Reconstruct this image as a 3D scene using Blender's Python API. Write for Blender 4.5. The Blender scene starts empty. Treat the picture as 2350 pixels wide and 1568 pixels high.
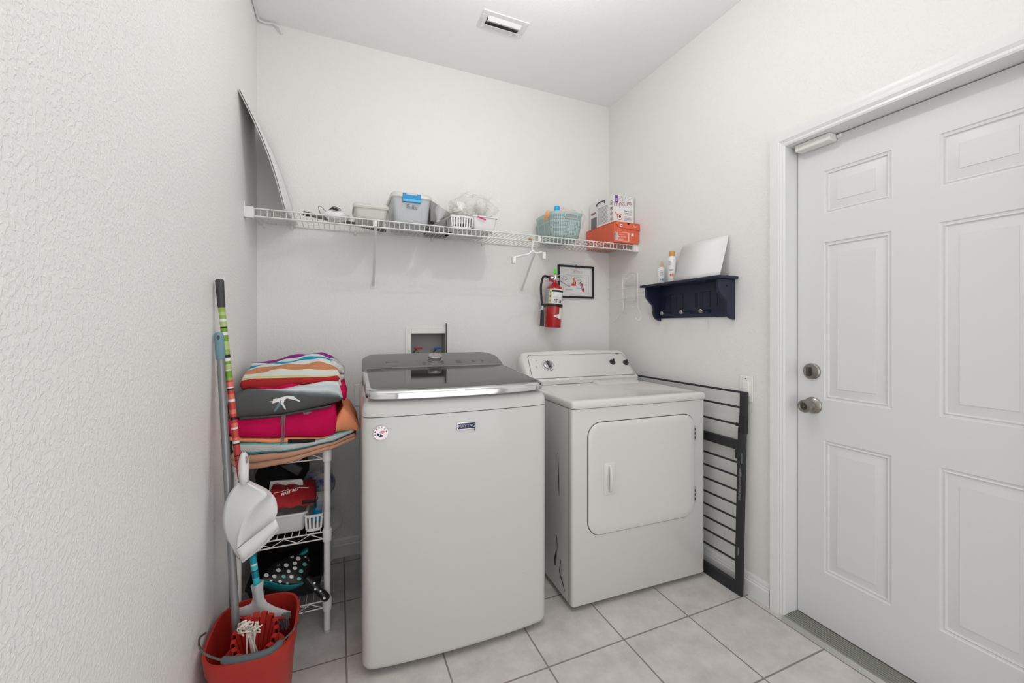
import bpy, bmesh, math, random
from mathutils import Vector, Matrix, Quaternion
random.seed(7)
S = bpy.context.scene
COL = S.collection
PI = math.pi
TH = 0.4            # camera yaw to the right of the room's depth axis
FPX, HZ, HC = 940.0, 752.0, 1.22
XR, XL, YB, YR, ZC = 1.735, -0.375, 2.368, -0.9, 2.752   # room planes

# ------------------------------------------------------------------ camera
cam = bpy.data.objects.new('camera', bpy.data.cameras.new('camera'))
COL.objects.link(cam)
cam.location = (0, 0, HC)
cam.rotation_euler = (PI / 2, 0, -TH)
cam.data.sensor_width = 36
cam.data.lens = 36 * FPX / 2350
cam.data.shift_y = -(784 - HZ) / 2350
cam.data.clip_start = 0.02
S.camera = cam
# ------------------------------------------------------------------ world, light, exposure
W = bpy.data.worlds.new('world'); S.world = W; W.use_nodes = True
W.node_tree.nodes['Background'].inputs[0].default_value = (0.98, 0.99, 1.0, 1)
W.node_tree.nodes['Background'].inputs[1].default_value = 1.75
lamp = bpy.data.lights.new('ceiling_lamp_light', 'POINT')
lamp.energy = 9.6; lamp.shadow_soft_size = 0.022; lamp.color = (1.0, 0.985, 0.975)
lo = bpy.data.objects.new('ceiling_lamp_light', lamp); COL.objects.link(lo)
lo.location = (0.69, 1.2, 2.54)
glow = bpy.data.lights.new('ceiling_fill_point', 'POINT')     # extra point light added below the lamp to brighten the ceiling
glow.energy = .8; glow.shadow_soft_size = 0.12; glow.color = (1.0, 0.99, 0.98)
go = bpy.data.objects.new('ceiling_fill_point', glow); COL.objects.link(go)
go.location = (0.66, 1.0, 2.34)
fl = bpy.data.lights.new('ceiling_fill_spot', 'SPOT')     # added spot near the camera, aimed upwards to lift the ceiling
fl.energy = 88; fl.shadow_soft_size = 0.08; fl.spot_size = math.radians(88); fl.spot_blend = 1; fl.color = (0.98, 0.99, 1.0)
fo = bpy.data.objects.new('ceiling_fill_spot', fl); COL.objects.link(fo)
fo.location = (0.35, 0.05, 1.45); fo.rotation_euler = (math.radians(180 - 22), 0, -0.2)
S.view_settings.view_transform = 'Standard'
S.view_settings.look = 'None'
S.view_settings.gamma = 1
S.view_settings.use_curve_mapping = False
S.view_settings.exposure = -0.06

# ------------------------------------------------------------------ measuring helpers (photo pixel -> point on a room plane)
def _ray(px, py):
    l = (px - 1175) / FPX; z = (HZ - py) / FPX; c, s = math.cos(TH), math.sin(TH)
    return Vector((s + l * c, c - l * s, z))
def atx(px, py, x):
    r = _ray(px, py); return r * (x / r.x) + Vector((0, 0, HC))
def aty(px, py, y):
    r = _ray(px, py); return r * (y / r.y) + Vector((0, 0, HC))
def atz(px, py, z):
    r = _ray(px, py); return r * ((z - HC) / r.z) + Vector((0, 0, HC))

# ------------------------------------------------------------------ materials
def lin(c): c /= 255.0; return c / 12.92 if c <= 0.04045 else ((c + 0.055) / 1.055) ** 2.4
def C(r, g, b): return (lin(r), lin(g), lin(b), 1)
def mat(name, col, rough=.5, metal=0, spec=.5, trans=0, ior=1.45, bump=None, mottle=None, coat=0, alpha=1, emit=None):
    m = bpy.data.materials.new(name); m.use_nodes = True
    nt = m.node_tree; b = nt.nodes['Principled BSDF']
    b.inputs['Base Color'].default_value = col
    b.inputs['Roughness'].default_value = rough
    b.inputs['Metallic'].default_value = metal
    b.inputs['Specular IOR Level'].default_value = spec
    b.inputs['Transmission Weight'].default_value = trans
    b.inputs['IOR'].default_value = ior
    b.inputs['Coat Weight'].default_value = coat
    b.inputs['Coat Roughness'].default_value = .06
    b.inputs['Alpha'].default_value = alpha
    if emit:
        b.inputs['Emission Color'].default_value = emit[0]; b.inputs['Emission Strength'].default_value = emit[1]
    tc = nt.nodes.new('ShaderNodeTexCoord')
    if mottle:   # (scale, second colour, amount)
        n = nt.nodes.new('ShaderNodeTexNoise'); n.inputs['Scale'].default_value = mottle[0]; n.inputs['Detail'].default_value = 5
        nt.links.new(tc.outputs['Object'], n.inputs['Vector'])
        mx = nt.nodes.new('ShaderNodeMix'); mx.data_type = 'RGBA'
        r = nt.nodes.new('ShaderNodeMapRange'); r.inputs[1].default_value = .35; r.inputs[2].default_value = .65; r.inputs[4].default_value = mottle[2]
        nt.links.new(n.outputs['Fac'], r.inputs[0]); nt.links.new(r.outputs[0], mx.inputs['Factor'])
        mx.inputs['A'].default_value = col; mx.inputs['B'].default_value = mottle[1]
        nt.links.new(mx.outputs['Result'], b.inputs['Base Color'])
    if bump:     # (scale, distance, strength)
        n = nt.nodes.new('ShaderNodeTexNoise'); n.inputs['Scale'].default_value = bump[0]; n.inputs['Detail'].default_value = 3
        nt.links.new(tc.outputs['Object'], n.inputs['Vector'])
        bp = nt.nodes.new('ShaderNodeBump'); bp.inputs['Distance'].default_value = bump[1]; bp.inputs['Strength'].default_value = bump[2]
        nt.links.new(n.outputs['Fac'], bp.inputs['Height']); nt.links.new(bp.outputs[0], b.inputs['Normal'])
    return m
def wall_paint(name, col, rough, dist):
    m = mat(name, col, rough, spec=.35); nt = m.node_tree; b = nt.nodes['Principled BSDF']
    tc = nt.nodes.new('ShaderNodeTexCoord')
    n = nt.nodes.new('ShaderNodeTexNoise'); n.inputs['Scale'].default_value = 112; n.inputs['Detail'].default_value = 3; n.inputs['Distortion'].default_value = .45
    nt.links.new(tc.outputs['Object'], n.inputs['Vector'])
    r = nt.nodes.new('ShaderNodeMapRange'); r.interpolation_type = 'SMOOTHSTEP'; r.inputs[1].default_value = .44; r.inputs[2].default_value = .62
    nt.links.new(n.outputs['Fac'], r.inputs[0])
    n2 = nt.nodes.new('ShaderNodeTexNoise'); n2.inputs['Scale'].default_value = 9; n2.inputs['Detail'].default_value = 2
    nt.links.new(tc.outputs['Object'], n2.inputs['Vector'])
    ad = nt.nodes.new('ShaderNodeMath'); ad.operation = 'MULTIPLY_ADD'; ad.inputs[1].default_value = .5
    nt.links.new(n2.outputs['Fac'], ad.inputs[0]); nt.links.new(r.outputs[0], ad.inputs[2])
    bp = nt.nodes.new('ShaderNodeBump'); bp.inputs['Distance'].default_value = dist; bp.inputs['Strength'].default_value = .6
    nt.links.new(ad.outputs[0], bp.inputs['Height']); nt.links.new(bp.outputs[0], b.inputs['Normal'])
    return m
def ramp_mat(name, stops, rough=.9, src='UV', axis='Y', wob=0, wscale=4, bump=None, interp='CONSTANT', spec=.2):
    """stripes along one coordinate of a UV map (or object space)"""
    m = mat(name, (1, 1, 1, 1), rough, spec=spec, bump=bump); nt = m.node_tree; b = nt.nodes['Principled BSDF']
    tc = nt.nodes.new('ShaderNodeTexCoord'); sp = nt.nodes.new('ShaderNodeSeparateXYZ')
    nt.links.new(tc.outputs['UV' if src == 'UV' else 'Object'], sp.inputs[0])
    out = sp.outputs[axis]
    if wob:
        n = nt.nodes.new('ShaderNodeTexNoise'); n.inputs['Scale'].default_value = wscale; n.inputs['Detail'].default_value = 1
        nt.links.new(tc.outputs['UV' if src == 'UV' else 'Object'], n.inputs['Vector'])
        a = nt.nodes.new('ShaderNodeMath'); a.operation = 'MULTIPLY_ADD'; a.inputs[1].default_value = wob
        nt.links.new(n.outputs['Fac'], a.inputs[0]); nt.links.new(out, a.inputs[2]); out = a.outputs[0]
        s_ = nt.nodes.new('ShaderNodeMath'); s_.operation = 'SUBTRACT'; s_.inputs[1].default_value = wob * .5
        nt.links.new(out, s_.inputs[0]); out = s_.outputs[0]
    cr = nt.nodes.new('ShaderNodeValToRGB'); cr.color_ramp.interpolation = interp
    el = cr.color_ramp.elements
    stops = stops[:32]
    while len(el) < len(stops): el.new(.5)
    for e, (p, c) in zip(el, stops): e.position = p; e.color = c
    # positions must be re-set in order after all exist
    for k, (p, c) in enumerate(stops): el[k].position = p; el[k].color = c
    nt.links.new(out, cr.inputs[0]); nt.links.new(cr.outputs[0], b.inputs['Base Color'])
    return m

M = {}
M['wall'] = wall_paint('wall_paint', C(234, 233, 230), .48, .0007)
M['wall_l'] = wall_paint('wall_paint_left', C(240, 239, 237), .48, .0011)
M['ceil'] = wall_paint('ceiling_paint', C(247, 247, 247), .7, .00035)
M['trim'] = mat('trim_gloss', C(230, 230, 229), .3)
M['doorp'] = mat('door_paint', C(222, 222, 222), .38, bump=(300, .0004, .2))
M['alum'] = mat('threshold_metal', C(175, 175, 170), .35, metal=.8, bump=(60, .0005, .3))
M['enamel'] = mat('white_enamel', C(211, 209, 206), .18, coat=.3)
M['enamel2'] = mat('dryer_enamel', C(218, 216, 213), .2, coat=.3)
M['pl_white'] = mat('white_plastic', C(232, 231, 230), .32)
M['wire'] = mat('white_vinyl_wire', C(228, 225, 223), .35)
M['chrome'] = mat('chrome', C(215, 215, 216), .07, metal=1)
M['satin'] = mat('grey_satin_console', C(128, 128, 127), .32, metal=.35)
M['glass_lid'] = mat('smoked_glass', C(34, 34, 34), .07, spec=.38)
M['knobm'] = mat('brushed_metal', C(185, 185, 185), .28, metal=1)
M['seam'] = mat('dark_seam', C(60, 58, 56), .7)
M['black'] = mat('black_plastic', C(30, 30, 32), .35)
M['blackm'] = mat('black_matte', C(22, 22, 23), .8)
M['gate'] = mat('gate_paint', C(42, 43, 46), .5)
M['dark'] = mat('dark_grey', C(62, 62, 64), .4)
M['navy'] = mat('navy_paint', C(33, 37, 60), .36)
M['pewter'] = mat('pewter', C(150, 145, 140), .3, metal=1)
M['pewter_d'] = mat('dark_pewter', C(90, 86, 82), .35, metal=1)
M['red'] = mat('red_plastic', C(172, 42, 34), .42, bump=(900, .0002, .3))
M['red2'] = mat('red_enamel', C(178, 28, 34), .18, coat=.4)
M['redfab'] = mat('red_nylon', C(158, 20, 30), .7, bump=(500, .0006, .5))
M['paper'] = mat('paper', C(232, 231, 230), .7)
M['ink'] = mat('black_ink', C(35, 33, 35), .7)
M['inkg'] = mat('grey_ink', C(120, 118, 120), .7)
M['inkr'] = mat('red_ink', C(190, 55, 45), .7)
M['inkb'] = mat('navy_ink', C(38, 40, 80), .5)
M['cream'] = mat('label_yellow', C(214, 208, 150), .6)
M['silver'] = mat('silver_label', C(190, 192, 196), .4, metal=.3)
M['galv'] = mat('galvanised_wire', C(140, 138, 132), .45, metal=.9, mottle=(200, C(95, 92, 88), .8))
M['pole'] = mat('grey_pole', C(140, 140, 142), .35, metal=.5)
M['steelblue'] = mat('blue_grey_plastic', C(115, 148, 160), .5)
M['frost'] = mat('frosted_plastic', C(228, 226, 226), .3, alpha=.6)
M['clearbin'] = mat('clear_bin_plastic', C(232, 236, 240), .14, alpha=.38)
M['frostbin'] = mat('frosted_box', C(230, 230, 222), .25, alpha=.62)
M['clear'] = mat('clear_glass', C(235, 236, 238), .04, alpha=.30, coat=1)
M['film'] = mat('plastic_film', C(242, 240, 240), .15, alpha=.25)
M['cyan'] = mat('blue_latch', C(30, 140, 200), .35)
M['cyan2'] = mat('light_blue_latch', C(90, 185, 230), .35)
M['cap'] = mat('bright_blue_cap', C(20, 165, 225), .35)
M['mint'] = mat('mint_plastic', C(176, 196, 192), .5)
M['mintd'] = mat('mint_holes', C(78, 100, 102), .7)
M['orange'] = mat('orange_card', C(224, 104, 74), .6)
M['orange_d'] = mat('orange_card_dark', C(190, 66, 36), .6)
M['white_ink'] = mat('white_ink', C(240, 238, 236), .6)
M['purple'] = mat('purple_ink', C(92, 40, 120), .6)
M['maroon'] = mat('maroon_ink', C(135, 40, 62), .6)
M['gold'] = mat('gold_cap', C(205, 150, 80), .4)
M['tan_ink'] = mat('tan_ink', C(190, 145, 90), .6)
M['teal'] = mat('teal_plastic', C(0, 125, 135), .4)
M['green'] = mat('lime_tag', C(80, 225, 40), .5)
M['grey'] = mat('grey_card', C(150, 148, 145), .8)
M['rubber'] = mat('grey_grip', C(82, 88, 92), .6)
M['string'] = mat('cotton_string', C(222, 216, 206), .9, bump=(900, .0008, .6))
M['bristle'] = mat('bristle', C(130, 130, 132), .7)
M['bluebag'] = mat('blue_print', C(45, 75, 150), .5, mottle=(28, C(205, 205, 205), 1))
M['fluff'] = mat('white_fluff', C(238, 235, 230), .9)
M['pink'] = mat('pink_strip', C(205, 30, 110), .5)
M['amber'] = mat('peach_bag', C(240, 170, 110), .5)
M['plate'] = mat('wall_plate', C(236, 234, 230), .3)
M['scuff'] = mat('scuff_mark', C(70, 68, 68), .8)
M['boxin'] = mat('valve_box_inside', C(165, 163, 162), .6)
M['vred'] = mat('valve_red', C(165, 35, 35), .4)
M['vblue'] = mat('valve_blue', C(25, 80, 160), .4)
M['vent_d'] = mat('vent_dark', C(70, 70, 68), .7)
M['diff'] = mat('lamp_diffuser', C(250, 248, 244), .4, emit=((1, .97, .94, 1), 2.0))
TB = (420, .003, .7)
M['t_tan'] = mat('terry_tan', C(204, 156, 130), .95, spec=.1, bump=TB)
M['t_orange'] = mat('terry_orange', C(255, 166, 122), .95, spec=.1, bump=TB)
M['t_crim'] = mat('terry_crimson', C(214, 24, 88), .95, spec=.1, bump=TB)
M['t_grey'] = mat('terry_grey_fold', C(150, 150, 148), .95, spec=.1, bump=TB, mottle=(25, C(225, 225, 222), 1))
M['t_black'] = mat('black_label', C(38, 22, 24), .8)

# floor tiles: grout lines every 0.334 m
def floor_mat():
    m = mat('ceramic_tile', C(205, 200, 196), .38, spec=.4); nt = m.node_tree; b = nt.nodes['Principled BSDF']
    N, L = nt.nodes.new, nt.links.new
    tc = N('ShaderNodeTexCoord'); sp = N('ShaderNodeSeparateXYZ'); L(tc.outputs['Object'], sp.inputs[0])
    ds = []
    for ax, o in (('X', .6932), ('Y', 1.3039)):
        a = N('ShaderNodeMath'); a.operation = 'SUBTRACT'; a.inputs[1].default_value = o; L(sp.outputs[ax], a.inputs[0])
        p = N('ShaderNodeMath'); p.operation = 'PINGPONG'; p.inputs[1].default_value = .3339 / 2; L(a.outputs[0], p.inputs[0]); ds.append(p)
    mn = N('ShaderNodeMath'); mn.operation = 'MINIMUM'; L(ds[0].outputs[0], mn.inputs[0]); L(ds[1].outputs[0], mn.inputs[1])
    g = N('ShaderNodeMapRange'); g.inputs[1].default_value = .0022; g.inputs[2].default_value = .0034; L(mn.outputs[0], g.inputs[0])
    n1 = N('ShaderNodeTexNoise'); n1.inputs['Scale'].default_value = 7; n1.inputs['Detail'].default_value = 8; n1.inputs['Roughness'].default_value = .7; L(tc.outputs['Object'], n1.inputs['Vector'])
    cr = N('ShaderNodeValToRGB'); cr.color_ramp.elements[0].position = .3; cr.color_ramp.elements[0].color = C(184, 180, 177)
    cr.color_ramp.elements[1].position = .62; cr.color_ramp.elements[1].color = C(212, 207, 202); L(n1.outputs['Fac'], cr.inputs[0])
    mx = N('ShaderNodeMix'); mx.data_type = 'RGBA'; mx.inputs['A'].default_value = C(140, 133, 128); L(cr.outputs[0], mx.inputs['B']); L(g.outputs[0], mx.inputs['Factor'])
    L(mx.outputs['Result'], b.inputs['Base Color'])
    rr = N('ShaderNodeMapRange'); rr.inputs[3].default_value = .8; rr.inputs[4].default_value = .36; L(g.outputs[0], rr.inputs[0]); L(rr.outputs[0], b.inputs['Roughness'])
    bp = N('ShaderNodeBump'); bp.inputs['Distance'].default_value = .0015; L(g.outputs[0], bp.inputs['Height']); L(bp.outputs[0], b.inputs['Normal'])
    return m
M['floor'] = floor_mat()

# ------------------------------------------------------------------ mesh builder
WMAT = {}
class MB:
    def __init__(s): s.v = []; s.f = []; s.uv = None; s.mi = []; s.cur = 0
    def add(s, vs, fs, uvs=None):
        o = len(s.v); s.v += [Vector(v) for v in vs]
        s.f += [tuple(i + o for i in f) for f in fs]; s.mi += [s.cur] * len(fs)
        if uvs is not None: s.uv = (s.uv or []) + list(uvs)
        return s
    def box(s, x0, x1, y0, y1, z0, z1):
        return s.add([(x0,y0,z0),(x1,y0,z0),(x1,y1,z0),(x0,y1,z0),(x0,y0,z1),(x1,y0,z1),(x1,y1,z1),(x0,y1,z1)],
                     [(0,3,2,1),(4,5,6,7),(0,1,5,4),(1,2,6,5),(2,3,7,6),(3,0,4,7)])
    def obox(s, c, u, v, w, a, b, d):   # oriented box: centre, unit axes, half sizes
        c = Vector(c); u, v, w = (Vector(k).normalized() for k in (u, v, w))
        P = [c + u*i*a + v*j*b + w*k*d for k in (-1, 1) for j in (-1, 1) for i in (-1, 1)]
        return s.add(P, [(0,2,3,1),(4,5,7,6),(0,1,5,4),(1,3,7,5),(3,2,6,7),(2,0,4,6)])
    def cyl(s, p0, p1, r0, r1=None, n=20, cap=True):
        p0, p1 = Vector(p0), Vector(p1); r1 = r0 if r1 is None else r1
        d = (p1 - p0).normalized(); a = d.orthogonal().normalized(); b = d.cross(a)
        vs = [p + (a*math.cos(2*PI*i/n) + b*math.sin(2*PI*i/n))*r for p, r in ((p0, r0), (p1, r1)) for i in range(n)]
        fs = [(i, (i+1)%n, n+(i+1)%n, n+i) for i in range(n)]
        if cap: fs += [tuple(range(n-1, -1, -1)), tuple(range(n, 2*n))]
        return s.add(vs, fs)
    def tube(s, pts, r, n=8, closed=False, cap=True):
        pts = [Vector(p) for p in pts]; m = len(pts)
        R = r if isinstance(r, (list, tuple)) else [r]*m
        vs = []; a = None
        for i, p in enumerate(pts):
            if closed: t = pts[(i+1)%m] - pts[i-1]
            else: t = pts[min(i+1, m-1)] - pts[max(i-1, 0)]
            t = t.normalized() if t.length > 1e-9 else Vector((0, 0, 1))
            if a is None: a = t.orthogonal().normalized()
            a = (a - t*a.dot(t)); a = a.normalized() if a.length > 1e-6 else t.orthogonal().normalized()
            b = t.cross(a)
            vs += [p + (a*math.cos(2*PI*k/n) + b*math.sin(2*PI*k/n))*R[i] for k in range(n)]
        fs = [(i*n+k, i*n+(k+1)%n, ((i+1)%m)*n+(k+1)%n, ((i+1)%m)*n+k) for i in range(m if closed else m-1) for k in range(n)]
        if cap and not closed: fs += [tuple(range(n-1, -1, -1)), tuple((m-1)*n+k for k in range(n))]
        return s.add(vs, fs)
    def lathe(s, prof, o=(0,0,0), ax=(0,0,1), n=32, a0=0, a1=2*PI, cap=True):
        o = Vector(o); d = Vector(ax).normalized(); a = d.orthogonal().normalized() if abs(d.z) < .99 else Vector((1,0,0)); a = (a - d*a.dot(d)).normalized(); b = d.cross(a)
        full = abs(a1 - a0 - 2*PI) < 1e-6; k = n if full else n + 1
        vs = []
        for r, h in prof:
            for i in range(k):
                t = a0 + (a1-a0)*i/n
                vs.append(o + d*h + (a*math.cos(t) + b*math.sin(t))*r)
        fs = []
        for j in range(len(prof)-1):
            for i in range(n): i2 = (i+1) % k; fs.append((j*k+i, j*k+i2, (j+1)*k+i2, (j+1)*k+i))
        if full and cap:
            if prof[0][0] > 1e-5: fs.append(tuple(range(k-1, -1, -1)))
            if prof[-1][0] > 1e-5: fs.append(tuple((len(prof)-1)*k+i for i in range(k)))
        return s.add(vs, fs)
    def prism(s, poly, o, u, v, w, d):     # polygon (a,b) in plane o+u*a+v*b, extruded along w by d
        o, u, v, w = Vector(o), Vector(u), Vector(v), Vector(w); n = len(poly)
        vs = [o + u*a + v*b for a, b in poly] + [o + u*a + v*b + w*d for a, b in poly]
        return s.add(vs, [tuple(range(n-1, -1, -1)), tuple(range(n, 2*n))] + [(i, (i+1)%n, n+(i+1)%n, n+i) for i in range(n)])
    def grid(s, rows, closed=False, uv=False):       # rows of equal-length point lists
        n = len(rows[0]); vs = [p for r in rows for p in r]; fs = []; uvs = []
        for j in range(len(rows)-1):
            for i in range(n if closed else n-1):
                i2 = (i+1) % n
                fs.append((j*n+i, j*n+i2, (j+1)*n+i2, (j+1)*n+i))
                if uv:
                    U = lambda jj, ii: (jj/(len(rows)-1), ii/(n-1))
                    uvs += [U(j, i), U(j, i+1), U(j+1, i+1), U(j+1, i)]
        return s.add(vs, fs, uvs if uv else None)
    def build(s, name, m, parent=None, smooth=35, bevel=None, local=False, sub=0, solid=0, origin=None):
        me = bpy.data.meshes.new(name)
        wm = WMAT.get(parent.name, Matrix()) if parent else Matrix()
        if parent is None:
            if origin is None:
                xs = [v.x for v in s.v]; ys = [v.y for v in s.v]; zs = [v.z for v in s.v]
                origin = ((min(xs)+max(xs))/2, (min(ys)+max(ys))/2, min(zs))
            wm = Matrix.Translation(Vector(origin))
        inv = wm.inverted() if not local else Matrix()
        me.from_pydata([inv @ v for v in s.v], [], s.f)
        if s.uv and len(s.uv) == sum(len(f) for f in s.f):
            l = me.uv_layers.new(name='UVMap')
            for i, c in enumerate(s.uv): l.data[i].uv = c
        for k in (m if isinstance(m, (list, tuple)) else [m]): me.materials.append(M[k] if isinstance(k, str) else k)
        for p, i in zip(me.polygons, s.mi): p.material_index = i
        bm = bmesh.new(); bm.from_mesh(me); bmesh.ops.recalc_face_normals(bm, faces=bm.faces); bm.to_mesh(me); bm.free()
        me.shade_smooth(); me.set_sharp_from_angle(angle=math.radians(smooth))
        o = bpy.data.objects.new(name, me); COL.objects.link(o)
        if parent: o.parent = parent; WMAT[o.name] = wm
        else: o.location = Vector(origin); WMAT[o.name] = wm
        if solid: q = o.modifiers.new('thick', 'SOLIDIFY'); q.thickness = solid; q.offset = 0
        if bevel: q = o.modifiers.new('bevel', 'BEVEL'); q.width = bevel; q.segments = 3; q.limit_method = 'ANGLE'; q.angle_limit = math.radians(40); q.harden_normals = False
        if sub: q = o.modifiers.new('sub', 'SUBSURF'); q.levels = sub; q.render_levels = sub
        return o

def builds(mb, name, m, parent, **kw):
    """build every connected piece as a part of its own"""
    p = list(range(len(mb.v)))
    def find(i):
        while p[i] != i: p[i] = p[p[i]]; i = p[i]
        return i
    for f in mb.f:
        for i in f[1:]: p[find(i)] = find(f[0])
    groups = {}
    for f in mb.f: groups.setdefault(find(f[0]), []).append(f)
    out = []
    for g in groups.values():
        idx = sorted({i for f in g for i in f}); mp = {i: k for k, i in enumerate(idx)}
        b = MB(); b.add([mb.v[i] for i in idx], [tuple(mp[i] for i in f) for f in g]); out.append(b.build(name, m, parent, **kw))
    return out
def thing(name, label, cat, loc, rz=0, group=None):
    o = bpy.data.objects.new(name, None); COL.objects.link(o); o.empty_display_size = .05
    o.location = loc; o.rotation_euler = (0, 0, rz); o['label'] = label; o['category'] = cat
    if group: o['group'] = group
    WMAT[o.name] = Matrix.Translation(Vector(loc)) @ Matrix.Rotation(rz, 4, 'Z')
    return o
def tag(o, label, cat, group=None):
    o['label'] = label; o['category'] = cat
    if group: o['group'] = group
    return o
def struct(o): o['kind'] = 'structure'; return o
def bez(pts, n=24):     # smooth Catmull-Rom path through points
    P = [Vector(p) for p in pts]; P = [P[0]*2-P[1]] + P + [P[-1]*2-P[-2]]; out = []
    seg = len(P)-3; per = max(2, n//seg)
    for i in range(seg):
        a, b, c, d = P[i:i+4]
        for k in range(per + (1 if i == seg-1 else 0)):
            t = k/per
            out.append(.5*((2*b) + (c-a)*t + (2*a-5*b+4*c-d)*t*t + (3*b-a-3*c+d)*t**3))
    return out
def rrect(x0, x1, y0, y1, r, n=6):
    P = []
    for cx, cy, a in ((x1-r, y1-r, 0), (x0+r, y1-r, PI/2), (x0+r, y0+r, PI), (x1-r, y0+r, 1.5*PI)):
        for k in range(n+1): t = a + PI/2*k/n; P.append((cx+r*math.cos(t), cy+r*math.sin(t)))
    return P
def text(s, parent, m, o, u, v, w, h, ext=.0004, name='lettering', bold=0, shear=0, local=False, spacing=1):
    """real lettering laid on a surface: origin o (lower-left), unit directions u, v, size w x h"""
    cu = bpy.data.curves.new('t', 'FONT'); cu.body = s; cu.size = 1; cu.resolution_u = 3; cu.offset = bold; cu.shear = shear; cu.space_character = spacing
    ob = bpy.data.objects.new('t', cu); COL.objects.link(ob)
    bpy.context.view_layer.update()
    me = bpy.data.meshes.new_from_object(ob.evaluated_get(bpy.context.evaluated_depsgraph_get()))
    xs = [q.co.x for q in me.vertices]; ys = [q.co.y for q in me.vertices]
    bpy.data.objects.remove(ob)
    if not xs: return
    a, b, c, d = min(xs), max(xs), min(ys), max(ys)
    u, v, o = Vector(u).normalized(), Vector(v).normalized(), Vector(o); nn = u.cross(v)
    mb = MB(); pts = [o + u*((q.co.x-a)/(b-a)*w) + v*((q.co.y-c)/max(1e-6, d-c)*h) + nn*ext for q in me.vertices]
    mb.add(pts, [tuple(p.vertices) for p in me.polygons])
    return mb.build(name, m, parent, local=local)
def bars(mb, o, u, v, w, h, rows, nn=None, dens=.8, seed=1):      # fine print too small to read: broken dashes
    rnd = random.Random(seed); u, v, o = Vector(u).normalized(), Vector(v).normalized(), Vector(o); nn = u.cross(v)*.0004
    for i in range(rows):
        y = h*(1 - (i+.5)/rows); t = h/rows*.16; x = 0
        while x < w*(.8 + .2*rnd.random()):
            l = w*rnd.uniform(.05, .14); l = min(l, w-x)
            P = [o+nn+u*x+v*(y-t), o+nn+u*(x+l)+v*(y-t), o+nn+u*(x+l)+v*(y+t), o+nn+u*x+v*(y+t)]
            mb.add(P, [(0,1,2,3)]); x += l + w*.02
    return mb

# ================================================================== THE ROOM
f = MB().box(XL-.15, XR+.6, YR-.1, YB+.15, -.05, 0).build('floor', 'floor', origin=(0, 0, 0)); struct(f)
struct(MB().box(XL-.15, XR+.15, YR-.1, YB+.15, ZC, ZC+.05).build('ceiling', 'ceil', origin=(0, 0, 0)))
struct(MB().box(XL-.12, XL, YR-.1, YB+.12, 0, ZC).build('wall_left', 'wall_l', origin=(0, 0, 0)))
# back wall with the opening of the laundry valve box
BX0, BX1, BZ0, BZ1 = .379, .576, .99, 1.186
b = MB()
b.box(XL, BX0, YB, YB+.12, 0, ZC).box(BX1, XR, YB, YB+.12, 0, ZC).box(BX0, BX1, YB, YB+.12, 0, BZ0).box(BX0, BX1, YB, YB+.12, BZ1, ZC)
struct(b.build('wall_back', 'wall', origin=(0, 0, 0)))
DY0, DY1, DZ = .366, 1.139, 1.982     # door opening
b = MB()
b.box(XR, XR+.12, DY1+.02, YB+.12, 0, ZC).box(XR, XR+.12, YR-.1, DY0-.02, 0, ZC).box(XR, XR+.12, DY0-.02, DY1+.02, DZ+.02, ZC)
struct(b.build('wall_right', 'wall', origin=(0, 0, 0)))
b = MB()      # unseen wall behind the camera, opened wide to admit world light as fill
b.box(XL, -.30, YR-.1, YR, 0, ZC).box(1.60, XR, YR-.1, YR, 0, ZC).box(-.30, 1.60, YR-.1, YR, 2.6, ZC)
struct(b.build('wall_rear', 'wall', origin=(0, 0, 0)))
def skirt(name, pts_fn, L0, L1):
    prof = [(0, 0), (.013, 0), (.013, .062), (.010, .068), (.010, .074), (.0075, .078), (.006, .092), (.003, .097), (0, .098)]
    mb = MB(); mb.grid([[pts_fn(L, a, z) for a, z in prof] for L in (L0, L1)], closed=True)
    n = len(prof); mb.f += [tuple(range(n)), tuple(range(n, 2*n))]; mb.mi += [0, 0]
    return struct(mb.build(name, 'trim', origin=(0, 0, 0), smooth=25))
skirt('baseboard_back', lambda L, a, z: Vector((L, YB-a, z)), XL, XR)
skirt('baseboard_left', lambda L, a, z: Vector((XL+a, L, z)), YR, YB)
skirt('baseboard_right', lambda L, a, z: Vector((XR-a, L, z)), DY1+.066, YB)
# door casing: fluted profile mitred round the opening
prof = [(0, .0), (0, .010), (.006, .013), (.014, .012), (.018, .0145), (.020, .011), (.026, .015), (.036, .017), (.044, .017), (.052, .019), (.060, .019), (.062, .0)]
mb = MB(); rows = []
for a, h in prof:
    rows.append([Vector((XR-h, DY1+a-.002, 0)), Vector((XR-h, DY1+a-.002, DZ+a)), Vector((XR-h, DY0-a+.002, DZ+a)), Vector((XR-h, DY0-a+.002, 0))])
mb.grid(rows); struct(mb.build('trim_1', 'trim', origin=(XR, DY1, 0), smooth=20))
b = MB().box(XR-.001, XR+.115, DY1, DY1+.02, 0, DZ).box(XR-.001, XR+.115, DY0-.02, DY0, 0, DZ).box(XR-.001, XR+.115, DY0-.02, DY1+.02, DZ, DZ+.02)
struct(b.build('trim_2', 'trim', origin=(XR, DY1, 0), bevel=.002))
b = MB().box(XR-.022, XR+.075, DY0, DY1, 0, .012)
for k in range(7): b.box(XR-.008+k*.011, XR-.003+k*.011, DY0, DY1, .012, .0145)
b.add([(XR-.035, DY0, 0), (XR-.022, DY0, .012), (XR-.022, DY1, .012), (XR-.035, DY1, 0)], [(0, 1, 2, 3)])
struct(b.build('trim_3', 'alum', origin=(XR, DY1, 0)))
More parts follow.
